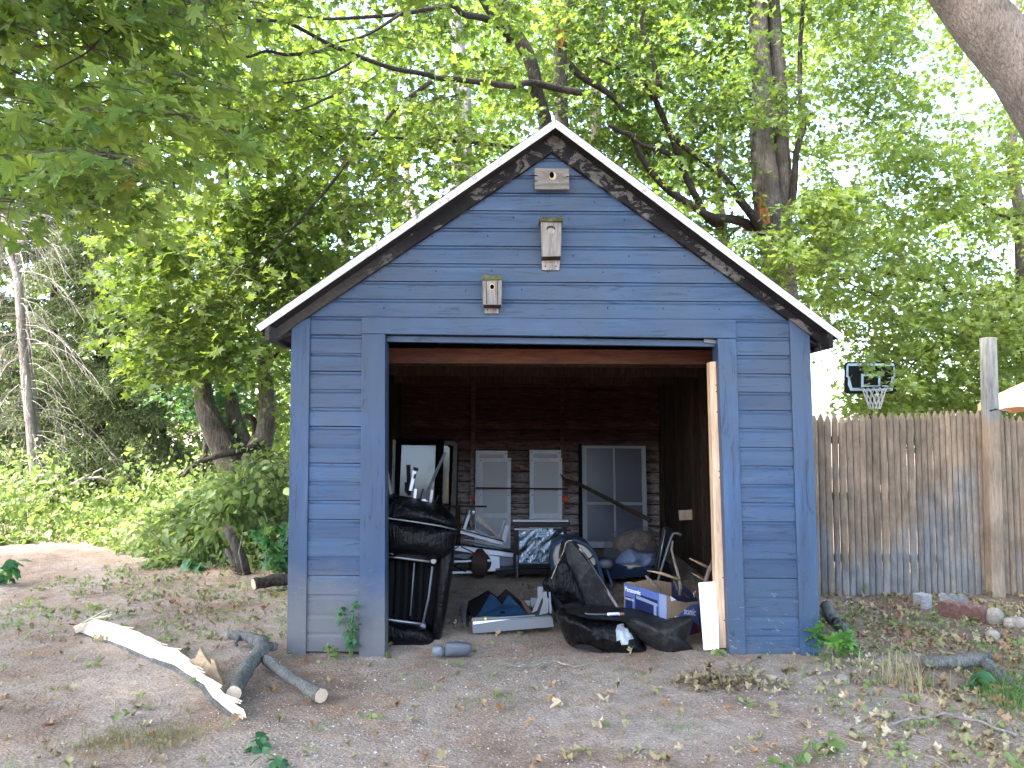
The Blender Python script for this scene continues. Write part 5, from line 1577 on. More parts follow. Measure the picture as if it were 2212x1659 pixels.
class Crown:
    """sprays of leaves on twigs; every spray is a curved twig with side twigs, leaves alternating along them"""
    def __init__(s, seed):
        s.r = np.random.default_rng(seed); s.pos = []; s.yaw = []; s.tw = MB()

    def spray(s, c, L_, nleaf, yaw, twigs=True, flat=.10, droop=.35):
        r = s.r
        d = np.array((math.cos(yaw), math.sin(yaw), r.uniform(-.2, .15)))
        side = np.array((-math.sin(yaw), math.cos(yaw), 0))
        t = r.uniform(0, 1, nleaf)
        lat = r.normal(0, .34, nleaf) * L_ * (1.1 - .7 * t)
        p = c + np.outer((t - .4) * L_, d) + np.outer(lat, side)
        p[:, 2] += -droop * L_ * (t ** 2) - .22 * np.abs(lat) + r.normal(0, flat * L_, nleaf)
        s.pos.append(p)
        s.yaw.append(np.arctan2(p[:, 1] - c[1] + d[1] * .2, p[:, 0] - c[0] + d[0] * .2) - np.pi / 2 + r.normal(0, .7, nleaf))
        if twigs:
            q = [c + d * (k / 4 - .5) * L_ + np.array((0, 0, -droop * L_ * max(0, k / 4 - .1) ** 2)) for k in range(5)]
            s.tw.tube(q, [.007, .006, .005, .004, .002], 3, caps=False)
            for k in (1, 2, 3):
                for sg_ in (-1, 1):
                    e = q[k] + side * sg_ * L_ * .38 + d * L_ * .2 + np.array((0, 0, -.12 * L_))
                    s.tw.tube([q[k], (q[k] + e) / 2 + np.array((0, 0, .03 * L_)), e], [.004, .003, .0015], 3, caps=False)

    def fill(s, u0, u1, v0, v1, y0, y1, n, L_=.8, nleaf=40, yawc=-math.pi / 2, holes=(), twigs=.5, keep=None, ymul=None):
        r = s.r
        k = 0; tries = 0
        while k < n and tries < n * 6:
            tries += 1
            u, v, y = r.uniform(u0, u1), r.uniform(v0, v1), r.uniform(y0, y1)
            c = P(u, v, y)
            if keep is not None and not keep(u, v, c): k += .3; continue
            if noise.noise(Vector((c[0] * .9, c[1] * .9, c[2] * .9 + 7))) < -.22: continue
            if any(((u - h[0]) / h[2]) ** 2 + ((v - h[1]) / h[3]) ** 2 < 1 for h in holes) : k += .6; continue
            if c[2] < .3: continue
            s.spray(c, L_ * r.uniform(.7, 1.3), int(nleaf * r.uniform(.7, 1.3)), yawc + r.normal(0, .9), twigs=r.uniform() < twigs)
            k += 1

    def bulk(s, lo, hi, n, L_=1.2, nleaf=40, keep=None):
        for _ in range(n):
            c = s.r.uniform(lo, hi)
            if keep and not keep(c): continue
            s.spray(c, L_, nleaf, s.r.uniform(0, 6.28), twigs=False)

    def build(s, name, m, parent, size, kind='lo', tilt=.45, twigmat=None, clip=None, kindtag='stuff'):
        p = np.concatenate(s.pos); y = np.concatenate(s.yaw)
        if clip is not None:
            k = clip(p); p, y = p[k], y[k]
        V, T = leaf_cloud(p, size, kind, s.r, tilt, y)
        o = np_mesh(name, V, T, m, parent)
        if kindtag: o['kind'] = kindtag
        if s.tw.v:
            s.tw.build('twigs', twigmat or M['bark'], parent)['kind'] = 'stuff'
        return o


def no_garage(p):
    """keep leaves out of the garage and off its roof"""
    x, y, z = p[:, 0], p[:, 1], p[:, 2]
    rz = 4.1 - .70 * np.abs(x)
    return ~((np.abs(x) < 2.45) & (y > -.45) & (y < 5.6) & (z < rz))


def limbs(parent, lst, mt, name='limb'):
    for pts, ys, r, *sd in lst:
        n = len(pts)
        if not hasattr(ys, '__len__'): ys = [ys] * n
        elif len(ys) == 2: ys = list(np.linspace(ys[0], ys[1], n))
        if not hasattr(r, '__len__'): r = [r, r]
        r = list(np.linspace(r[0], r[-1], n)) if len(r) == 2 else r
        P3 = [P(u, v, y) for (u, v), y in zip(pts, ys)]
        rr = [a * (.85 if mt.name == 'dark_bark' else 1) * (y + 5.17) / FPX for a, y in zip(r, ys)]
        # smooth
        o, q = [], []
        for i in range(n - 1):
            a, b, c, d = P3[max(i - 1, 0)], P3[i], P3[i + 1], P3[min(i + 2, n - 1)]
            for k in range(3):
                t = k / 3
                o.append(.5 * ((2 * b) + (-a + c) * t + (2 * a - 5 * b + 4 * c - d) * t * t + (-a + 3 * b - 3 * c + d) * t ** 3)); q.append(rr[i] * (1 - t) + rr[i + 1] * t)
        o.append(P3[-1]); q.append(rr[-1])
        n_ = 14 if max(r) > 15 else 7
        MB().tube(o, q, n_, wob=.10, seed=len(lst)).build(name, mt, parent, True)


# --- maple behind the garage, right (trunk splitting in two)
tA = empty('maple_tree', P(1680, 1100, 8.0) * np.array((1, 1, 0)), 'large maple with a twin trunk rising behind the right roof slope', 'tree')
limbs(tA, [([(1682, 1180), (1685, 900), (1684, 700), (1680, 560), (1668, 500), (1658, 440), (1652, 380), (1645, 300), (1648, 200), (1640, 90), (1637, 0), (1635, -200), (1640, -500)], 8.0, [48, 45, 41, 36, 33, 30, 28, 25, 23, 21, 19, 17, 12]),
           ([(1690, 520), (1690, 440), (1690, 370), (1686, 300), (1683, 200), (1676, 80), (1670, -50), (1690, -300), (1720, -550)], 8.1, [22, 20, 19, 18, 17, 15, 14, 11, 7])], M['bark'], 'trunk')
limbs(tA, [([(1690, 500), (1700, 470), (1713, 425), (1717, 370), (1721, 325), (1738, 265), (1728, 200), (1728, 120), (1731, 60), (1740, -50)], 7.9, (10, 5)),
           ([(1678, 540), (1666, 520), (1636, 480), (1596, 430), (1556, 375), (1481, 320), (1460, 300)], (8.0, 6.9), (15, 6)),
           ([(1650, 505), (1590, 475), (1540, 470), (1486, 440), (1431, 400), (1386, 340), (1366, 295), (1340, 285), (1316, 270)], (7.9, 6.5), (13, 5)),
           ([(1560, 490), (1531, 475), (1511, 440), (1476, 370), (1456, 310), (1431, 250), (1416, 215), (1426, 200), (1421, 170), (1406, 115), (1386, 50), (1392, 20)], (7.9, 6.6), (10, 5)),
           ([(1470, 360), (1440, 330), (1390, 315), (1370, 300)], (7.4, 6.8), (8, 4)),
           ([(1410, 215), (1390, 170), (1366, 160), (1300, 130), (1250, 105)], (6.9, 6.2), (6, 3)),
           ([(1640, 240), (1625, 215), (1615, 200)], 8.0, (4, 2))], M['barkdark'])
MB().uv([(1640, 425), (1648, 418), (1652, 440), (1660, 452), (1665, 480), (1650, 490), (1641, 472)], 7.62, .1).build('trunk_scar', M['scar'], tA)
cA_ = Crown(11)
holesA = [(1735, 360, 60, 85), (1800, 240, 50, 60), (1775, 120, 50, 40), (1620, 60, 30, 20), (1520, 450, 50, 22), (1850, 300, 55, 30)]
keepA = lambda u, v, c: (c[1] > 7.3 or cA_.r.uniform() < .18) and not (1595 < u < 1725 and v > 150 and c[1] < 8.5)
cA_.fill(1180, 1640, -150, 640, 6.0, 9.6, 560, .9, 42, holes=holesA, twigs=.5, keep=keepA)
cA_.fill(1640, 1960, -150, 300, 6.5, 9.5, 120, .9, 38, holes=holesA)
cA_.fill(1700, 1850, 410, 560, 5.5, 7.5, 42, .8, 40)
cA_.fill(1600, 1720, 500, 620, 5.0, 6.5, 14, .7, 36)
cA_.bulk((-1, 3.5, 7.5), (8, 12, 13.5), 260, 1.3, 30)
cA_.build('crown', M['lf_mid'], tA, .165, 'lo', .5, clip=lambda p: no_garage(p) & (visible(p, 1.1, 1.1) | (p[:, 2] > 7)))

# --- maple behind the ridge, its long limbs reaching over the roof to the left
tB = empty('maple_tree', P(1170, 1150, 7.0) * np.array((1, 1, 0)), 'maple behind the roof peak with long limbs reaching left over the garage', 'tree')
limbs(tB, [([(1250, 1180), (1225, 900), (1200, 600), (1185, 400), (1178, 270), (1171, 235), (1160, 200), (1146, 130), (1110, 70), (1085, 20), (1065, -60), (1040, -200), (1010, -500)], 6.6, [26, 24, 22, 20, 18, 17, 17, 18, 19, 19, 18, 15, 8])], M['barkdark'], 'trunk')
limbs(tB, [([(1256, 200), (1206, 192), (1146, 178), (1106, 186), (1060, 180), (995, 172), (940, 168), (925, 161), (850, 148), (770, 120), (710, 95), (625, 50), (590, 45), (525, 42), (470, 15), (425, -10)], (6.0, .5), (9.5, 3.5)),
           ([(930, 176), (900, 200), (865, 225), (820, 275), (770, 325), (750, 350), (710, 405), (670, 450), (635, 490), (590, 545), (565, 585)], (3.4, 1.8), (6, 2.5)),
           ([(650, 480), (620, 500), (590, 512), (560, 525)], (2.2, 1.9), (3.5, 1.5)),
           ([(1106, 318), (1060, 312), (1000, 306), (910, 300), (850, 298), (750, 300), (700, 298), (655, 275)], (5.8, 3.2), (5.5, 2.5)),
           ([(712, 98), (690, 111), (620, 118), (575, 110), (540, 122), (480, 128), (430, 135)], (2.2, .9), (5.5, 2.5)),
           ([(1085, 60), (1060, 45), (1037, 37), (1000, 30), (980, 12), (950, 15), (850, 32), (750, 39), (685, 40), (640, 30)], (6.3, 2.2), (11, 2.5)),
           ([(1106, 95), (1085, 60), (1060, 30), (1030, -20)], (6.4, 6.0), (12, 8)),
           ([(770, 125), (740, 145), (700, 165), (660, 172), (620, 178)], (2.6, 1.5), (4, 2)),
           ([(735, 200), (700, 215), (670, 230), (640, 240)], (2.6, 1.5), (4, 2)),
           ([(700, 447), (720, 470), (735, 485), (750, 505), (762, 530)], (6.2, 6.4), (6, 9)),
           ([(865, 30), (820, 60), (780, 80), (735, 90)], (3.6, 2.6), (4.5, 3)),
           ([(1226, 135), (1250, 160), (1280, 180), (1301, 192), (1330, 215), (1346, 240)], (6.5, 6.8), (10, 7))], M['barkdark'])
cB_ = Crown(12)
holesB = [(1110, 60, 20, 18), (1265, 135, 22, 20), (790, 100, 26, 14), (835, 22, 20, 12), (700, 8, 14, 10)]
keepB = lambda u, v, c: c[1] > .5 + (u - 425) * .0066 + .35 or cB_.r.uniform() < .10
cB_.fill(380, 1180, -150, 340, .8, 6.2, 310, .75, 34, yawc=-2.2, holes=holesB, twigs=.8, keep=keepB)
cB_.fill(560, 1010, 250, 470, 2.2, 6.2, 70, .75, 34, yawc=-2.2, holes=holesB, twigs=.6, keep=lambda u, v, c: c[1] > 3.3 or cB_.r.uniform() < .15)
cB_.fill(850, 1500, -150, 250, 5.0, 8.0, 120, .85, 38, holes=holesB + holesA, keep=lambda u, v, c: c[1] > 6.6 or cB_.r.uniform() < .2)
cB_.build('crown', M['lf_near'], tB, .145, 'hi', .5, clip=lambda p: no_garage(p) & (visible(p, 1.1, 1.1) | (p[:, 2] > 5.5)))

# --- near maple whose foliage hangs in at the upper left
tC = empty('maple_tree', (-6.8, -1.0, 0), 'near maple out of frame whose large leaves hang across the upper left', 'tree')
MB().tube([(-6.8, -1.0, -.1), (-6.7, -.9, 1.6), (-6.6, -.8, 3.4), (-6.2, -.6, 5.5), (-5.8, -.4, 8)], [.30, .25, .21, .16, .1], 14, wob=.1).build('trunk', M['bark'], tC, True)
limbs(tC, [([(-420, 60), (-250, 40), (-50, 70), (60, 60), (150, 20), (250, -20)], (-.6, -.4), (10, 4)),
           ([(330, -20), (315, 0), (290, 30), (250, 55), (220, 80), (185, 115), (120, 150)], (-1.0, -1.5), (4.5, 2)),
           ([(290, 300), (280, 307), (240, 330), (165, 350), (120, 370)], (-.8, -1.2), (2.5, 1.2)),
           ([(100, 200), (102, 260), (105, 310)], -1.2, (2, 1))], M['barkdark'])
cC_ = Crown(13)
keepC = lambda u, v, c: v < 470 - .16 * max(0, u) - 60 * math.sin(u * .02) and not (u > 330 and v > 330)
cC_.fill(-250, 480, -180, 450, -1.9, .8, 150, .66, 26, yawc=-.8, holes=[(160, 60, 45, 32), (15, 205, 30, 25), (25, 315, 20, 16), (110, 25, 20, 12)], twigs=.8, keep=keepC)
posC = np.concatenate(cC_.pos); yawC = np.concatenate(cC_.yaw)
kv = no_garage(posC) & (visible(posC, 1.1, 1.1) | (posC[:, 2] > 4.5))
posC, yawC = posC[kv], yawC[kv]
dist = np.linalg.norm(posC - CAM, axis=1) + np.where(visible(posC, 1.0, 1.0), 0, 100)
order = np.argsort(dist)
near, rest = order[:300], order[300:]
V, T = leaf_cloud(posC[rest], .138, 'hi', cC_.r, .5, yawC[rest])
np_mesh('crown', V, T, M['lf_near'], tC)['kind'] = 'stuff'
cC_.tw.build('twigs', M['bark'], tC)['kind'] = 'stuff'
lms = []
for k in range(8):
    v_, t_ = leaf_template('hi', None)
    v_ = v_.copy(); v_[:, 2] += rng.normal(0, .03, len(v_)); v_[:, 0] *= rng.uniform(.85, 1.1)
    me = bpy.data.meshes.new('leaf')
    me.from_pydata([tuple(p) for p in v_], [], [tuple(int(i) for i in q) for q in t_])
    me.materials.append(M['lf_near'])
    lms.append(me)
Rn = rot_rand(300, .5, cC_.r, yawC[near])
for k, i in enumerate(near):
    o = bpy.data.objects.new('leaf', lms[k % 8])
    COL.objects.link(o)
    o.parent = tC
    s_ = .138 * cC_.r.uniform(.7, 1.2)
    m4 = Matrix([list(Rn[k][j] * s_) + [posC[i][j] - tC.location[j]] for j in range(3)] + [[0, 0, 0, 1]])
    o.matrix_local = m4

cS_ = Crown(19)
cS_.bulk((-12, -6, 6.2), (-2.2, .4, 9.5), 680, 1.4, 40)
cS_.bulk((-14, .2, 6.2), (-8.3, 1.5, 9.5), 80, 1.4, 40)
p_ = np.concatenate(cS_.pos); kk = ~visible(p_, 1.15, 1.15)
V, T = leaf_cloud(p_[kk], .24, 'simple', cS_.r, .5, np.concatenate(cS_.yaw)[kk])
np_mesh('shade_crown', V, T, M['lf_mid'], tC)['kind'] = 'stuff'  # leaves added out of view, only to cast shade on the ground

# --- thick leaning trunk, top right
tD = empty('leaning_tree', (3.6, -1.1, 0), 'thick scaly trunk leaning across the top right corner', 'tree')
MB().tube([(4.3, -1.0, -.1), (3.9, -1.05, 1.2)] + [P(2295, 285, -1.1), P(2212, 152, -1.1), P(2118, 42, -1.1), P(2040, -62, -1.1), P(1940, -200, -1.1), P(1850, -420, -1.1)], [.24, .20, .178, .165, .155, .146, .13, .11], 24, wob=.03).build('trunk', bark('scaly_grey_bark', (.11, .092, .082), (.36, .315, .285), (.58, .53, .49), 2.6, 1.0), tD, True)
limbs(tD, [([(2100, 20), (2160, 40), (2230, 30)], -.9, (6, 4))], M['barkdark'])
shadeD_ = Crown(14)
shadeD_.bulk((-6, -6.5, 6.2), (8, .1, 9.5), 520, 1.5, 40)
shadeD_.build('crown', M['lf_mid'], tD, .27, 'simple', clip=lambda p: ~visible(p, 1.15, 1.15))  # unseen leaf mass added overhead to keep facade and drive in shade

# --- grey trunks in the woods behind the peak
def wood_tree(label, pts, y, r, mt, extra=(), name='woodland_tree'):
    a = P(pts[0][0], 1150, y)
    t = empty(name, (a[0], a[1], 0), label, 'tree', 'tall trunks in the woods behind the garage')
    limbs(t, [([(pts[0][0], 1160)] + pts, y, r)], M[mt], 'trunk')
    if extra: limbs(t, list(extra), M[mt])
    return t
w1_ = wood_tree('pale trunk showing left of the roof peak', [(1000, 600), (1000, 400), (1004, 300), (1002, 200), (996, 140), (985, 40), (980, -200)], 11.5, (19, 13), 'barkpale', [([(985, 420), (986, 330), (984, 250), (982, 180)], 11.3, (9, 7))])
w2_ = wood_tree('short pale leaning trunk low beside the left roof slope', [(885, 560), (888, 470), (882, 420), (876, 350), (870, 250)], 12.5, (12, 6), 'barkpale', [([(900, 480), (893, 440), (884, 400)], 12.4, (10, 5))])
w3_ = wood_tree('trunk with an orange rot scar above the roof peak', [(1215, 400), (1211, 200), (1211, 115), (1213, 65), (1226, 0), (1235, -100)], 7.4, (17, 13), 'bark')
MB().uv([(1204, 100), (1207, 60), (1213, 52), (1221, 62), (1220, 85), (1213, 104)], 7.2, .06).build('trunk_scar', M['scar'], w3_)
w4_ = wood_tree('faint straight trunk right of the scarred one', [(1285, 500), (1288, 200), (1292, 100), (1300, 0), (1305, -100)], 13, (15, 9), 'bark')
w5_ = wood_tree('slim trunk behind the foliage left of the garage', [(735, 700), (742, 500), (745, 310), (750, 150)], 13, (11, 7), 'barkpale')

# --- woods filling the background
bgk = [(-400, 300, 16, 22, 'far_tree', 'dense tree filling the far left woods'), (250, 700, 15, 20, 'far_tree', 'leafy tree in the woods left of the roof'), (650, 1050, 14, 20, 'far_tree', 'leafy tree in the woods behind the left roof slope'),
       (1000, 1450, 16, 22, 'far_tree', 'leafy tree in the woods straight behind the peak'), (1400, 1750, 18, 24, 'far_tree', 'leafy tree in the woods behind the right roof slope'),
       (-1000, -420, 13, 19, 'far_tree', 'tree standing beyond the left border of the woods')]
for i, (u0, u1, y0, y1, nm, lb) in enumerate(bgk):
    a = P((u0 + u1) / 2, 1000, (y0 + y1) / 2)
    t = empty(nm, (a[0], a[1], 0), lb, 'tree', 'leafy trees of the far woods')
    MB().tube([(a[0], a[1], -.2), (a[0] + .2, a[1], 5), (a[0] - .3, a[1], 11), (a[0], a[1], 16)], [.3, .24, .16, .05], 9).build('trunk', M['bark'], t, True)
    c = Crown(30 + i)
    hb = [(900, 360, 55, 60), (740, 310, 16, 14), (1030, 370, 30, 30), (1725, 350, 60, 90), (1800, 260, 90, 90)]
    c.fill(u0 - 40, u1 + 40, -180, 1010 if u0 < 700 else 760, y0, y1, 380 if i < 2 else 230, 1.6, 46, holes=hb, twigs=0)
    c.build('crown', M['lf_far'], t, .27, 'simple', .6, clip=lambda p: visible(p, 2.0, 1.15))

# --- sunlit maple beyond the fence
tG = empty('maple_tree', P(2190, 1150, 12.0) * np.array((1, 1, 0)), 'sunlit yellow green maple beyond the fence on the right', 'tree')
limbs(tG, [([(2215, 1150), (2212, 800), (2206, 500), (2196, 420), (2186, 350), (2190, 200), (2200, 0)], 12, (16, 7))], M['bark'], 'trunk')
limbs(tG, [([(2210, 620), (2160, 632), (2111, 635), (2056, 635), (2020, 610), (1931, 595), (1856, 570), (1800, 560)], (12, 10.5), (7, 2)),
           ([(2206, 480), (2150, 460), (2100, 420), (2060, 400)], (12, 11), (5, 2)),
           ([(2056, 635), (2020, 660), (1980, 668)], (11.4, 11), (4, 2)),
           ([(2212, 690), (2150, 690), (2080, 720), (2000, 760), (1960, 800)], (11.8, 10.5), (5, 2)),
           ([(1900, 640), (1850, 620), (1771, 580)], (11, 10), (3.5, 1.5))], M['barkdark'])
cG_ = Crown(15)
hG = [(1790, 830, 65, 95), (1760, 790, 30, 60), (2080, 520, 45, 26), (2190, 530, 40, 60), (2010, 90, 40, 50), (2080, 190, 45, 50), (2140, 300, 40, 30), (2170, 60, 50, 50), (1830, 350, 60, 40), (2200, 400, 30, 30), (1960, 420, 40, 25)]
cG_.fill(1740, 2330, 300, 900, 9, 14, 720, 1.0, 42, holes=hG, twigs=.35)
cG_.fill(1720, 2330, -120, 330, 9, 14, 260, 1.0, 40, holes=hG, twigs=.35)
cG_.fill(1850, 2330, 700, 930, 9, 13, 110, .9, 42, holes=hG, twigs=.2)
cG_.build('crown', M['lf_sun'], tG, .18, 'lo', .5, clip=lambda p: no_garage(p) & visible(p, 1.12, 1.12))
tG2 = empty('maple_tree', P(1900, 1150, 17.0) * np.array((1, 1, 0)), 'farther pale green tree at the back of the neighbouring yard', 'tree')
MB().tube([(tG2.location.x, 17, -.2), (tG2.location.x + .3, 17, 3), (tG2.location.x, 17, 5)], [.2, .14, .05], 9).build('trunk', M['bark'], tG2, True)
cG2 = Crown(16)
cG2.fill(1850, 2400, 430, 930, 15, 19, 170, 1.5, 44, holes=hG, twigs=0)
cG2.build('crown', M['lf_sun'], tG2, .22, 'simple', .6, clip=lambda p: visible(p, 1.12, 1.12))

# --- mid-left maple with several trunks
tM = empty('maple_tree', P(520, 1010, 6.2) * np.array((1, 1, 0)), 'many stemmed maple standing left behind the garage', 'tree')
limbs(tM, [([(555, 1120), (550, 1000), (572, 940), (577, 880), (572, 800), (568, 740), (575, 640), (600, 520), (620, 420)], (6.2, 5.6), [34, 28, 21, 18, 15, 14, 12, 9, 6]),
           ([(520, 1130), (500, 1010), (480, 960), (455, 910), (440, 860), (430, 780), (420, 700)], (6.3, 6.2), [30, 30, 28, 24, 20, 14, 8]),
           ([(530, 1100), (530, 1000), (522, 950), (505, 900), (500, 850)], (6.5, 6.6), [24, 24, 20, 16, 12])], M['bark'], 'trunk')
limbs(tM, [([(560, 960), (520, 975), (470, 985), (420, 1005), (395, 1030)], (5.9, 5.4), (9, 5)),
           ([(540, 970), (552, 935), (545, 905), (528, 897)], (6.1, 6.0), (10, 7)),
           ([(575, 800), (600, 760), (640, 720)], (6, 5.4), (6, 3))], M['barkdark'])
cM_ = Crown(17)
kM = lambda u, v, c: not (u < 560 and v > 760) or v < 760
cM_.fill(250, 640, 400, 800, 3.0, 6.6, 210, .8, 42, yawc=-2.4, twigs=.6, keep=lambda u, v, c: v < 800 - max(0, 400 - u) * .6 and v > 430 - .2 * (u - 250))
cM_.fill(560, 800, 380, 640, 3.5, 6.6, 60, .8, 40, yawc=-2.4, twigs=.5)
cM_.fill(585, 640, 640, 1080, 5.0, 9.0, 30, .8, 42)
cM_.build('crown', M['lf_mid'], tM, .165, 'lo', .5, clip=lambda p: no_garage(p) & visible(p, 1.1, 1.1))
tN = empty('pale_shrub_tree', P(430, 1060, 7.5) * np.array((1, 1, 0)), 'bluish pale leaved small tree behind the many stemmed maple', 'tree')
MB().tube([(tN.location.x, 7.5, -.1), (tN.location.x + .1, 7.5, 1.5), (tN.location.x, 7.5, 3)], [.06, .05, .02], 7).build('trunk', M['bark'], tN, True)
cN_ = Crown(18)
cN_.fill(360, 560, 720, 900, 6.6, 7.8, 60, .7, 40, twigs=.2)
cN_.build('crown', leaf_mat('bluish_leaf', [(0, (.05, .13, .07)), (.6, (.11, .22, .12)), (1, (.2, .32, .17))], .4), tN, .13, 'lo', .4)

# --- spruces on the far left
def frond(c, yaw, L_, r, acc, tw, droop=.5, dens=1.0):
    """drooping spruce bough: curved stem, side twigs, needle slivers"""
    d = np.array((math.cos(yaw), math.sin(yaw), 0)); s_ = np.array((-d[1], d[0], 0))
    stem = [c + d * L_ * t + np.array((0, 0, -droop * L_ * t * t)) for t in np.linspace(0, 1, 6)]
    tw.tube(stem, [.012, .010, .008, .006, .004, .002], 3, caps=False)
    n = int(420 * L_ * dens)
    t = r.uniform(.1, 1, n)
    lat = r.normal(0, .22, n) * L_ * (1.1 - t)
    p = c + np.outer(t * L_, d) + np.outer(lat, s_)
    p[:, 2] += -droop * L_ * t * t - .5 * np.abs(lat) - np.abs(r.normal(0, .05, n))
    acc.append(p)


def needles(P_, r, ln=.10, w=.013):
    n = len(P_)
    a = r.normal(0, 1, (n, 3)); a[:, 2] -= .7; a /= np.linalg.norm(a, axis=1)[:, None]
    b = np.cross(a, r.normal(0, 1, (n, 3))); b /= np.linalg.norm(b, axis=1)[:, None]
    l_ = ln * r.uniform(.5, 1.4, n)[:, None]
    V = np.stack([P_ - b * w, P_ + b * w, P_ + a * l_], 1).reshape(-1, 3)
    return V, np.arange(n * 3).reshape(-1, 3)


def spruce(label, u, y, r_px, v_top, zlo, zhi, seed, Rmax=1.9, n=70, mt='barkdark', lean=0, dens=1.0, kbough=None):
    a = P(u, 1100, y); r = np.random.default_rng(seed)
    t = empty('spruce_tree', (a[0], a[1], 0), label, 'tree', 'spruces at the edge of the left woods')
    rad = r_px * (y + 5.17) / FPX
    MB().tube([(a[0], a[1], -.1), (a[0] + lean * .3, a[1], 3), (a[0] + lean, a[1], 8), (a[0] + lean * 1.3, a[1], 13)], [rad * 1.1, rad, rad * .8, rad * .3], 10, wob=.1).build('trunk', M[mt], t, True)
    acc = []; tw = MB()
    for k in range(n):
        z = r.uniform(zlo, zhi)
        frond(np.array((a[0] + lean * z / 8, a[1], z)), r.uniform(-math.pi, .4) if r.uniform() < .8 else r.uniform(0, 6.28), r.uniform(.6, 1) * Rmax * (1 - .5 * (z - zlo) / (zhi - zlo)), r, acc, tw, r.uniform(.25, .6), dens)
    V, T = needles(np.concatenate(acc), r)
    np_mesh('crown', V, T, M['needle'], t)['kind'] = 'stuff'
    tw.build('twigs', M[mt], t)['kind'] = 'stuff'
    return t


spruce('dark spruce trunk with drooping boughs in the left woods', 205, 8.5, 12, 430, .9, 8, 1, 2.1, 120)
spruce('slim spruce between the dark one and the maple stems', 345, 9.2, 7, 800, .6, 7, 2, 1.8, 85)
spruce('thinner spruce behind the pale twin trunks', 95, 9.5, 9, 430, 1.4, 9, 3, 2.1, 110)
spruce('spruce at the far left edge of the woods', -60, 9.0, 10, 430, .8, 8, 4, 2.0, 90)
# pale dead one with bare hanging twigs
td = empty('dead_spruce', G(80, 1090, 0), 'bleached dead twin trunk with bare drooping twigs at far left', 'tree')
YD = 7.0
limbs(td, [([(85, 1120), (78, 1050), (70, 960), (62, 880), (54, 800), (46, 700), (38, 600), (25, 560), (14, 500), (5, 420), (-5, 250)], YD, [13, 11, 10, 10, 9.5, 9, 8, 7, 7, 6, 5]),
           ([(92, 1110), (90, 1050), (84, 960), (76, 880), (66, 780), (58, 660)], YD + .15, [9, 8, 7, 6, 4, 3])], M['deadwood'], 'trunk')
dr = random.Random(5)
m = MB()
for k in range(150):
    v = dr.uniform(430, 1000)
    u = 46 + (v - 700) * .09
    c = P(u, v, YD)
    yaw = dr.choice([0, math.pi]) + dr.gauss(0, .7)
    L_ = dr.uniform(.4, 1.7)
    d = np.array((math.cos(yaw), math.sin(yaw) * .6, 0))
    pts = [c + d * L_ * t + np.array((0, 0, .12 * L_ * t - (.75 * L_) * t ** 2.2 + dr.uniform(-.02, .02))) for t in (0, .25, .5, .75, 1)]
    r0 = dr.uniform(.005, .011)
    m.tube(pts, [r0, r0 * .8, r0 * .6, r0 * .45, r0 * .25], 3, caps=False)
    for j in range(dr.randint(2, 6)):
        t = dr.uniform(.3, .95); i = int(t * 4); p = pts[i] * (1 - (t * 4 - i)) + pts[min(i + 1, 4)] * (t * 4 - i)
        e = p + np.array((d[0] * .15 + dr.gauss(0, .1), dr.gauss(0, .1), -dr.uniform(.12, .5)))
        m.tube([p, (p + e) / 2 + np.array((dr.gauss(0, .03), 0, .02)), e], [r0 * .45, r0 * .35, r0 * .2], 3, caps=False)
m.build('bare_twigs', M['deadwood'], td)['kind'] = 'stuff'

# ------------------------------------------------------------------ undergrowth on the left
ug = Crown(40)
r = ug.r
pp_ = []
for k in range(46000):
    u, v = (r.uniform(-120, 640) if k < 34000 else r.uniform(-700, -120)), r.uniform(1005, 1225)
    g = G(u, v + 10, 0)
    x_, y_ = g[0], g[1]
    if y_ > 12: continue
    edge = 3.4 + .5 * math.sin(x_ * 1.7) + (.8 if x_ < -4.5 else 0) - (.9 if x_ > -3.9 else 0)
    if y_ < edge: continue
    hh = min(1.0, (y_ - edge) * .55 + .10) * max(.25, .62 + 1.0 * noise.noise(Vector((x_ * 1.1, y_ * 1.1, 3))) + .35 * noise.noise(Vector((x_ * 4, y_ * 4, 8))))
    if x_ > -3.9: hh *= 1.35
    pp_.append((x_, y_, gh(x_, y_) + max(.03, r.uniform(.25, 1) * max(.05, hh) * 1.25)))
pp_ = np.array(pp_)
V, T = leaf_cloud(pp_, .085 * r.choice([.7, .9, 1.1, 1.9], len(pp_), p=[.35, .35, .22, .08]), 'oval', r, .7)
tag(np_mesh('undergrowth', V, T, M['lf_weed']), 'bright mass of leafy weeds between path and woods on the left', 'undergrowth', kind='stuff')
st = MB()
for p in pp_[::16]:
    st.tube([(p[0] + r.normal(0, .05), p[1] + .03, 0), (p[0], p[1], p[2])], [.004, .002], 3, caps=False)
tag(st.build('undergrowth_stems', M['grass']), 'thin stems carrying the weeds left of the garage', 'stems', kind='stuff')


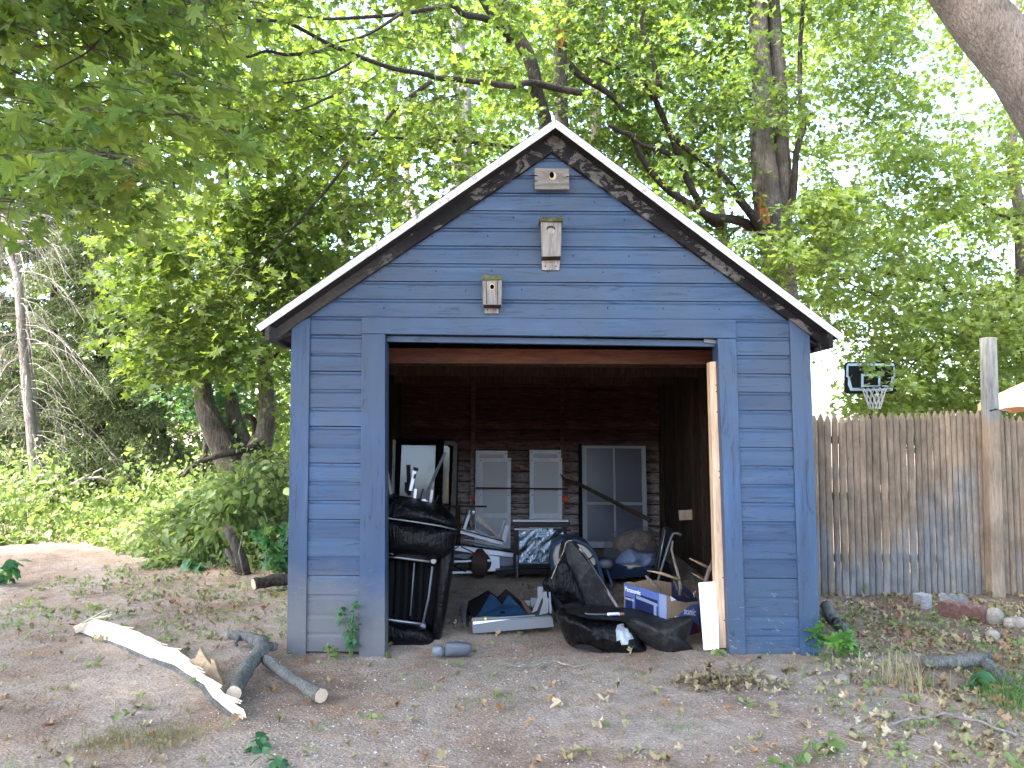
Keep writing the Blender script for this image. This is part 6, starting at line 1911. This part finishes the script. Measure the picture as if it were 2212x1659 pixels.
def weed(name, label, cat, u, v, H, n, size, mt, kind='oval', spread=.16, seed=0, hi=1.0, group=None, z0=0.0):
    rr = np.random.default_rng(seed); g = G(u, v, .03)
    t = empty(name, (g[0], g[1], gh(g[0], g[1])), label, cat, group)
    z0 = gh(g[0], g[1])
    tw = MB(); pos = []
    stems = max(1, int(n / 14))
    for s_ in range(stems):
        b = np.array((g[0] + rr.normal(0, spread * .25), g[1] + rr.normal(0, spread * .25), z0 - .01))
        tip = b + np.array((rr.normal(0, spread), rr.normal(0, spread * .7), H * rr.uniform(.65, 1)))
        mid = (b + tip) / 2 + np.array((rr.normal(0, .03), 0, .04 * H))
        tw.tube([b, mid, tip], [.006, .005, .002], 4, caps=False)
        k = n // stems
        for i in range(k):
            tt = .2 + .8 * (i + .5) / k
            q = b * (1 - tt) ** 2 + 2 * mid * tt * (1 - tt) + tip * tt ** 2
            pos.append(q + rr.normal(0, spread * .22, 3) * (1, 1, .4))
    V, T = leaf_cloud(np.array(pos), size, kind, rr, .45)
    np_mesh('foliage', V, T, mt, t)
    tw.build('stem', M['grass'], t)
    return t


shb = empty('shrub_row', (G(520, 1200)[0], 4.6, 0), 'tall loose sunlit bushes between the stump and the many stemmed maple', 'bush')
cW = Crown(77)
cW.fill(250, 640, 985, 1190, 3.4, 4.8, 120, .6, 26, yawc=-1.6, twigs=.8, keep=lambda u, v, c: v > 1180 - (u - 230) * .55 and c[2] < 1.5)
cW.build('foliage', M['lf_weed'], shb, .12, 'oval', .6, clip=lambda p: (p[:, 2] > .03) & no_garage(p))
weed('tall_weed', 'tall spindly weed with small seed heads growing against the left clapboards', 'weed', 757, 1413, .46, 44, .06, M['lf_blue'], spread=.06, seed=1)
weed('young_weed', 'short leafy weed in the dirt left of the door casing', 'weed', 728, 1412, .16, 26, .05, M['lf_weed'], spread=.08, seed=2)
weed('maple_seedling', 'bright maple seedlings clustered at the right corner of the garage', 'seedling', 1775, 1412, .30, 34, .125, leaf_mat('seedling_leaf', [(0, (.05, .15, .04)), (1, (.13, .28, .06))], .4), 'hi', .15, 3)
weed('leafy_shrub', 'dark broad leaved shrub against the left corner of the garage', 'shrub', 603, 1246, .62, 130, .16, M['lf_blue'], 'hi', .20, 4)
weed('leafy_sapling', 'thin sapling with large light leaves above the undergrowth', 'sapling', 522, 1120, .9, 22, .17, M['lf_weed'], 'oval', .16, 5)
weed('low_weed', 'big leaved weed at the front edge of the undergrowth', 'weed', 440, 1232, .16, 16, .16, M['lf_blue'], 'oval', .10, 6)
weed('low_weed', 'little green weed alone on the dirt below the logs', 'weed', 572, 1608, .11, 18, .07, M['lf_blue'], 'oval', .06, 7)
weed('low_weed', 'small dark green sprig at the bottom edge left of centre', 'weed', 650, 1640, .08, 14, .06, M['lf_blue'], 'oval', .08, 8)
weed('low_weed', 'three leaved sprout at the foot of the pine door stud', 'weed', 1575, 1422, .08, 10, .05, M['lf_weed'], 'oval', .05, 9)
weed('low_weed', 'tiny clover sprout by the left door casing', 'weed', 848, 1412, .06, 8, .035, M['lf_weed'], 'oval', .03, 10)
weed('low_weed', 'leafy weed at the left edge of the picture', 'weed', 5, 1262, .36, 24, .13, M['lf_blue'], 'oval', .10, 11)
weed('low_weed', 'large leaved weed near the crooked branch at right edge', 'weed', 2110, 1500, .14, 22, .11, M['lf_blue'], 'oval', .12, 12)
weed('low_weed', 'green weed clump at the far right below the branch', 'weed', 2190, 1560, .12, 26, .09, M['lf_weed'], 'oval', .14, 13)
weed('low_weed', 'sprout at the foot of the fence near its middle', 'weed', 1868, 1282, .12, 12, .05, M['lf_weed'], 'oval', .06, 14)
weed('low_weed', 'weed growing on the dirt among leaves right of centre bottom', 'weed', 1780, 1610, .10, 22, .07, M['lf_weed'], 'oval', .09, 15)
weed('low_weed', 'green clover patch at the bottom edge right of centre', 'weed', 1730, 1650, .10, 30, .06, M['lf_weed'], 'oval', .12, 16)


# ------------------------------------------------------------------ litter, gravel, grass
def dens(x, y):
    """how thick the litter lies"""
    d = .07
    d += 1.1 * max(0, min(1, (x - 1.1) / 1.2)) * (1 if y < 1.6 else .5)
    d += .22 * max(0, min(1, (-y - 1.2)))
    d += .30 * max(0, min(1, (-x - 1.9) / .4)) * max(0, min(1, (y + .3) / .8)) * max(0, min(1, (x + 4.6) / .8))
    if x < -2 and y < -.6: d += .03
    if abs(x) < 1.9 and y > .2: d = .03
    d *= .35 + 1.4 * max(0, noise.noise(Vector((x * 1.6, y * 1.6, 2))) + .35)
    return d


def scatter(n, r, lo, hi, f, mx):
    out = []
    while len(out) < n:
        x, y = r.uniform(lo[0], hi[0]), r.uniform(lo[1], hi[1])
        if abs(x) < 1.95 and -.01 < y < .1 and abs(x) > 1.15: continue
        if r.uniform(0, mx) < f(x, y): out.append((x, y, gh(x, y)))
    return np.array(out)


def dry_leaf(pos, size, r, kind='hi', crumple=.22):
    v, t = leaf_template(kind, r)
    n = len(pos)
    R = rot_rand(n, .28, r)
    s = size * r.uniform(.45, 1.2, n)
    vv = np.repeat(v[None], n, 0)
    k = r.uniform(.2, 1.6, n)[:, None]
    vv[:, :, 2] += k * (vv[:, :, 0] ** 2) * 1.4 + r.normal(0, crumple * .3, (n, len(v)))
    vv[:, :, 0] *= (1 - .3 * np.minimum(k, 1))
    V = np.einsum('nij,nvj->nvi', R, vv) * s[:, None, None]
    V[:, :, 2] -= V[:, :, 2].min(1)[:, None]
    V += pos[:, None, :]
    return V.reshape(-1, 3), (t[None] + (np.arange(n) * len(v))[:, None, None]).reshape(-1, 3)


r = np.random.default_rng(50)
lp = scatter(4600, r, (-5.2, -3.4), (5.6, 3.0), dens, 1.5)
V, T = dry_leaf(lp, .072, r)
tag(np_mesh('leaf_litter', V, T, M['dry']), 'dry tan and orange maple leaves and scraps scattered over the ground', 'leaf litter', kind='stuff')
lp = scatter(9000, r, (-5.2, -3.4), (5.6, 4.2), lambda x, y: dens(x, y) + .08, 1.6)
V, T = dry_leaf(lp, .026, r, 'simple')
tag(np_mesh('leaf_scraps', V, T, M['dry']), 'small brown leaf scraps and bark crumbs over the dirt', 'leaf litter', kind='stuff')
# wilted heap right of the doorway
hp = np.array([(x, y, gh(x, y) + abs(r.normal(0, .022))) for x, y in zip(r.normal(1.02, .15, 150), r.normal(-.62, .07, 150))])
V, T = dry_leaf(hp, .075, r)
tag(np_mesh('leaf_heap', V, T, leaf_mat('wilted_leaf', [(0, (.10, .07, .04)), (.5, (.24, .19, .11)), (1, (.46, .37, .24))], .15, .85)), 'small heap of wilted brown leaves on the drive before the carton', 'leaf heap', kind='stuff')
# individually visible leaves
vt, tt_ = leaf_template('hi', None)
vt = vt.copy(); vt[:, 2] += .9 * vt[:, 0] ** 2 + rng.normal(0, .05, len(vt))
lm = []
for k in range(5):
    q = vt.copy(); q[:, 2] += rng.normal(0, .07, len(q)); q[:, 0] *= rng.uniform(.7, 1)
    q[:, 2] -= q[:, 2].min()
    me = bpy.data.meshes.new('fallen_leaf'); me.from_pydata([tuple(p) for p in q], [], [tuple(int(i) for i in a) for a in tt_]); me.materials.append(M['dry']); lm.append(me)
for k in range(46):
    u, v = rnd.uniform(1150, 2180), rnd.uniform(1470, 1650)
    g = G(u, v, .03)
    o = bpy.data.objects.new('fallen_leaf', lm[k % 5]); COL.objects.link(o)
    s_ = rnd.uniform(.075, .12)
    o.location = (g[0], g[1], gh(g[0], g[1]) + .004); o.scale = (s_,) * 3
    o.rotation_euler = (rnd.gauss(0, .25), rnd.gauss(0, .25), rnd.uniform(0, 6.28))
    tag(o, 'curled dry maple leaf lying loose on the dirt in the right foreground', 'leaf', 'larger dry leaves in the foreground')

# gravel
r = np.random.default_rng(60)
gp = scatter(26000, r, (-4.6, -3.5), (4.8, 2.2), lambda x, y: (1.0 if (abs(x + .2) < 1.9 and y < -.15) else .30) * (.3 + max(0, .6 + noise.noise(Vector((x * 1.3, y * 1.3, 9))))), 1.7)
oct_ = np.array([(1, 0, 0), (0, 1, 0), (-1, 0, 0), (0, -1, 0), (0, 0, .7), (0, 0, -.5)], float)
ot = np.array([(0, 1, 4), (1, 2, 4), (2, 3, 4), (3, 0, 4), (1, 0, 5), (2, 1, 5), (3, 2, 5), (0, 3, 5)])
n = len(gp)
sz = np.clip(r.lognormal(-5.45, .42, n), .0015, .016)
vv = oct_[None] * r.uniform(.6, 1.2, (n, 6, 1)) * sz[:, None, None]
an = r.uniform(0, 6.28, n); ca, sa = np.cos(an)[:, None], np.sin(an)[:, None]
vv = np.stack([vv[:, :, 0] * ca - vv[:, :, 1] * sa, vv[:, :, 0] * sa + vv[:, :, 1] * ca, vv[:, :, 2]], 2) + gp[:, None, :]
tag(np_mesh('gravel', vv.reshape(-1, 3), (ot[None] + (np.arange(n) * 6)[:, None, None]).reshape(-1, 3), M['stone']), 'loose gravel pressed into the drive', 'gravel', kind='stuff')


def grass(name, label, centers, n, H, w, mt, seed, sp=.06):
    r = np.random.default_rng(seed)
    c = np.array([centers[i] for i in r.integers(0, len(centers), n)])
    p = c + r.normal(0, sp, (n, 2))
    z = np.array([gh(x, y) for x, y in p])
    a = r.uniform(0, 6.28, n); l = H * r.uniform(.4, 1.2, n); ln = l * r.uniform(.2, .9, n)
    d = np.stack([np.cos(a), np.sin(a)], 1); s_ = np.stack([-d[:, 1], d[:, 0]], 1) * w
    b0 = np.c_[p - s_, z - .004]; b1 = np.c_[p + s_, z - .004]
    m0 = np.c_[p + d * ln[:, None] * .35 - s_ * .8, z + l * .6]; m1 = np.c_[p + d * ln[:, None] * .35 + s_ * .8, z + l * .6]
    t_ = np.c_[p + d * ln[:, None], z + l * .85]
    V = np.stack([b0, b1, m0, m1, t_], 1).reshape(-1, 3)
    T = np.array([(0, 1, 3), (0, 3, 2), (2, 3, 4)])[None] + (np.arange(n) * 5)[:, None, None]
    return tag(np_mesh(name, V, T.reshape(-1, 3), mt), label, 'grass', kind='stuff')


g = lambda u, v: tuple(G(u, v, .03)[:2])
grass('dry_grass', 'tuft of straw coloured dry grass right of the seedlings', [g(1960, 1480), g(1975, 1490), g(1930, 1470)], 130, .24, .0014, M['straw'], 1, .10)
rr = np.random.default_rng(8)
cs = [(x, y) for x, y, _ in scatter(260, rr, (-5, -3.2), (5.2, 3), lambda x, y: (.9 if x > 1.2 or (x < -1.9 and y > .2) else .12), 1)]
grass('grass_tufts', 'thin green grass tufts dotted over the bare ground', cs, 5200, .055, .0016, M['grass'], 2, .05)
grass('grass_patch', 'green grass patch at the right edge of the yard', [g(2180, 1500), g(2200, 1520), g(2210, 1480), g(2230, 1540)], 900, .11, .0018, M['grass'], 3, .12)
grass('grass_patch', 'yellow green moss and grass patch left of the logs', [g(330, 1585), g(250, 1590), g(220, 1600), g(400, 1580)], 1100, .028, .0018, M['moss'], 4, .09)
# ground cover sprigs
sp_ = scatter(900, rr, (-5, -3.3), (5.4, 3.4), lambda x, y: (.9 if x > 1.5 and y < 1.2 else (.9 if (x < -1.95 and y > .2) else .07)) * (.2 + max(0, .7 + 1.3 * noise.noise(Vector((x * 1.9, y * 1.9, 5))))), 1.6)
ps_ = np.repeat(sp_, 5, 0) + np.c_[rr.normal(0, .03, (len(sp_) * 5, 2)), rr.uniform(.01, .05, len(sp_) * 5)]
V, T = leaf_cloud(ps_, .042, 'oval', rr, .4)
tag(np_mesh('ground_cover', V, T, M['lf_weed']), 'small green weeds and clover sprouting through the leaf litter', 'weeds', kind='stuff')
tw = MB()
for k in range(210):
    x, y, z = scatter(1, rr, (-4.5, -3.2), (5, 2.5), dens, 1.4)[0]
    a = rr.uniform(0, 3.14); l = rr.uniform(.04, .22)
    d = np.array((math.cos(a), math.sin(a), 0)) * l
    p = np.array((x, y, z + .006))
    tw.tube([p - d, p + np.array((rr.normal(0, .02), rr.normal(0, .02), .01)), p + d], [.0015, .0028, .0012], 4, caps=False)
tag(tw.build('twig_litter', M['tornwood']), 'thin dry twigs scattered over the dirt', 'twigs', kind='stuff')
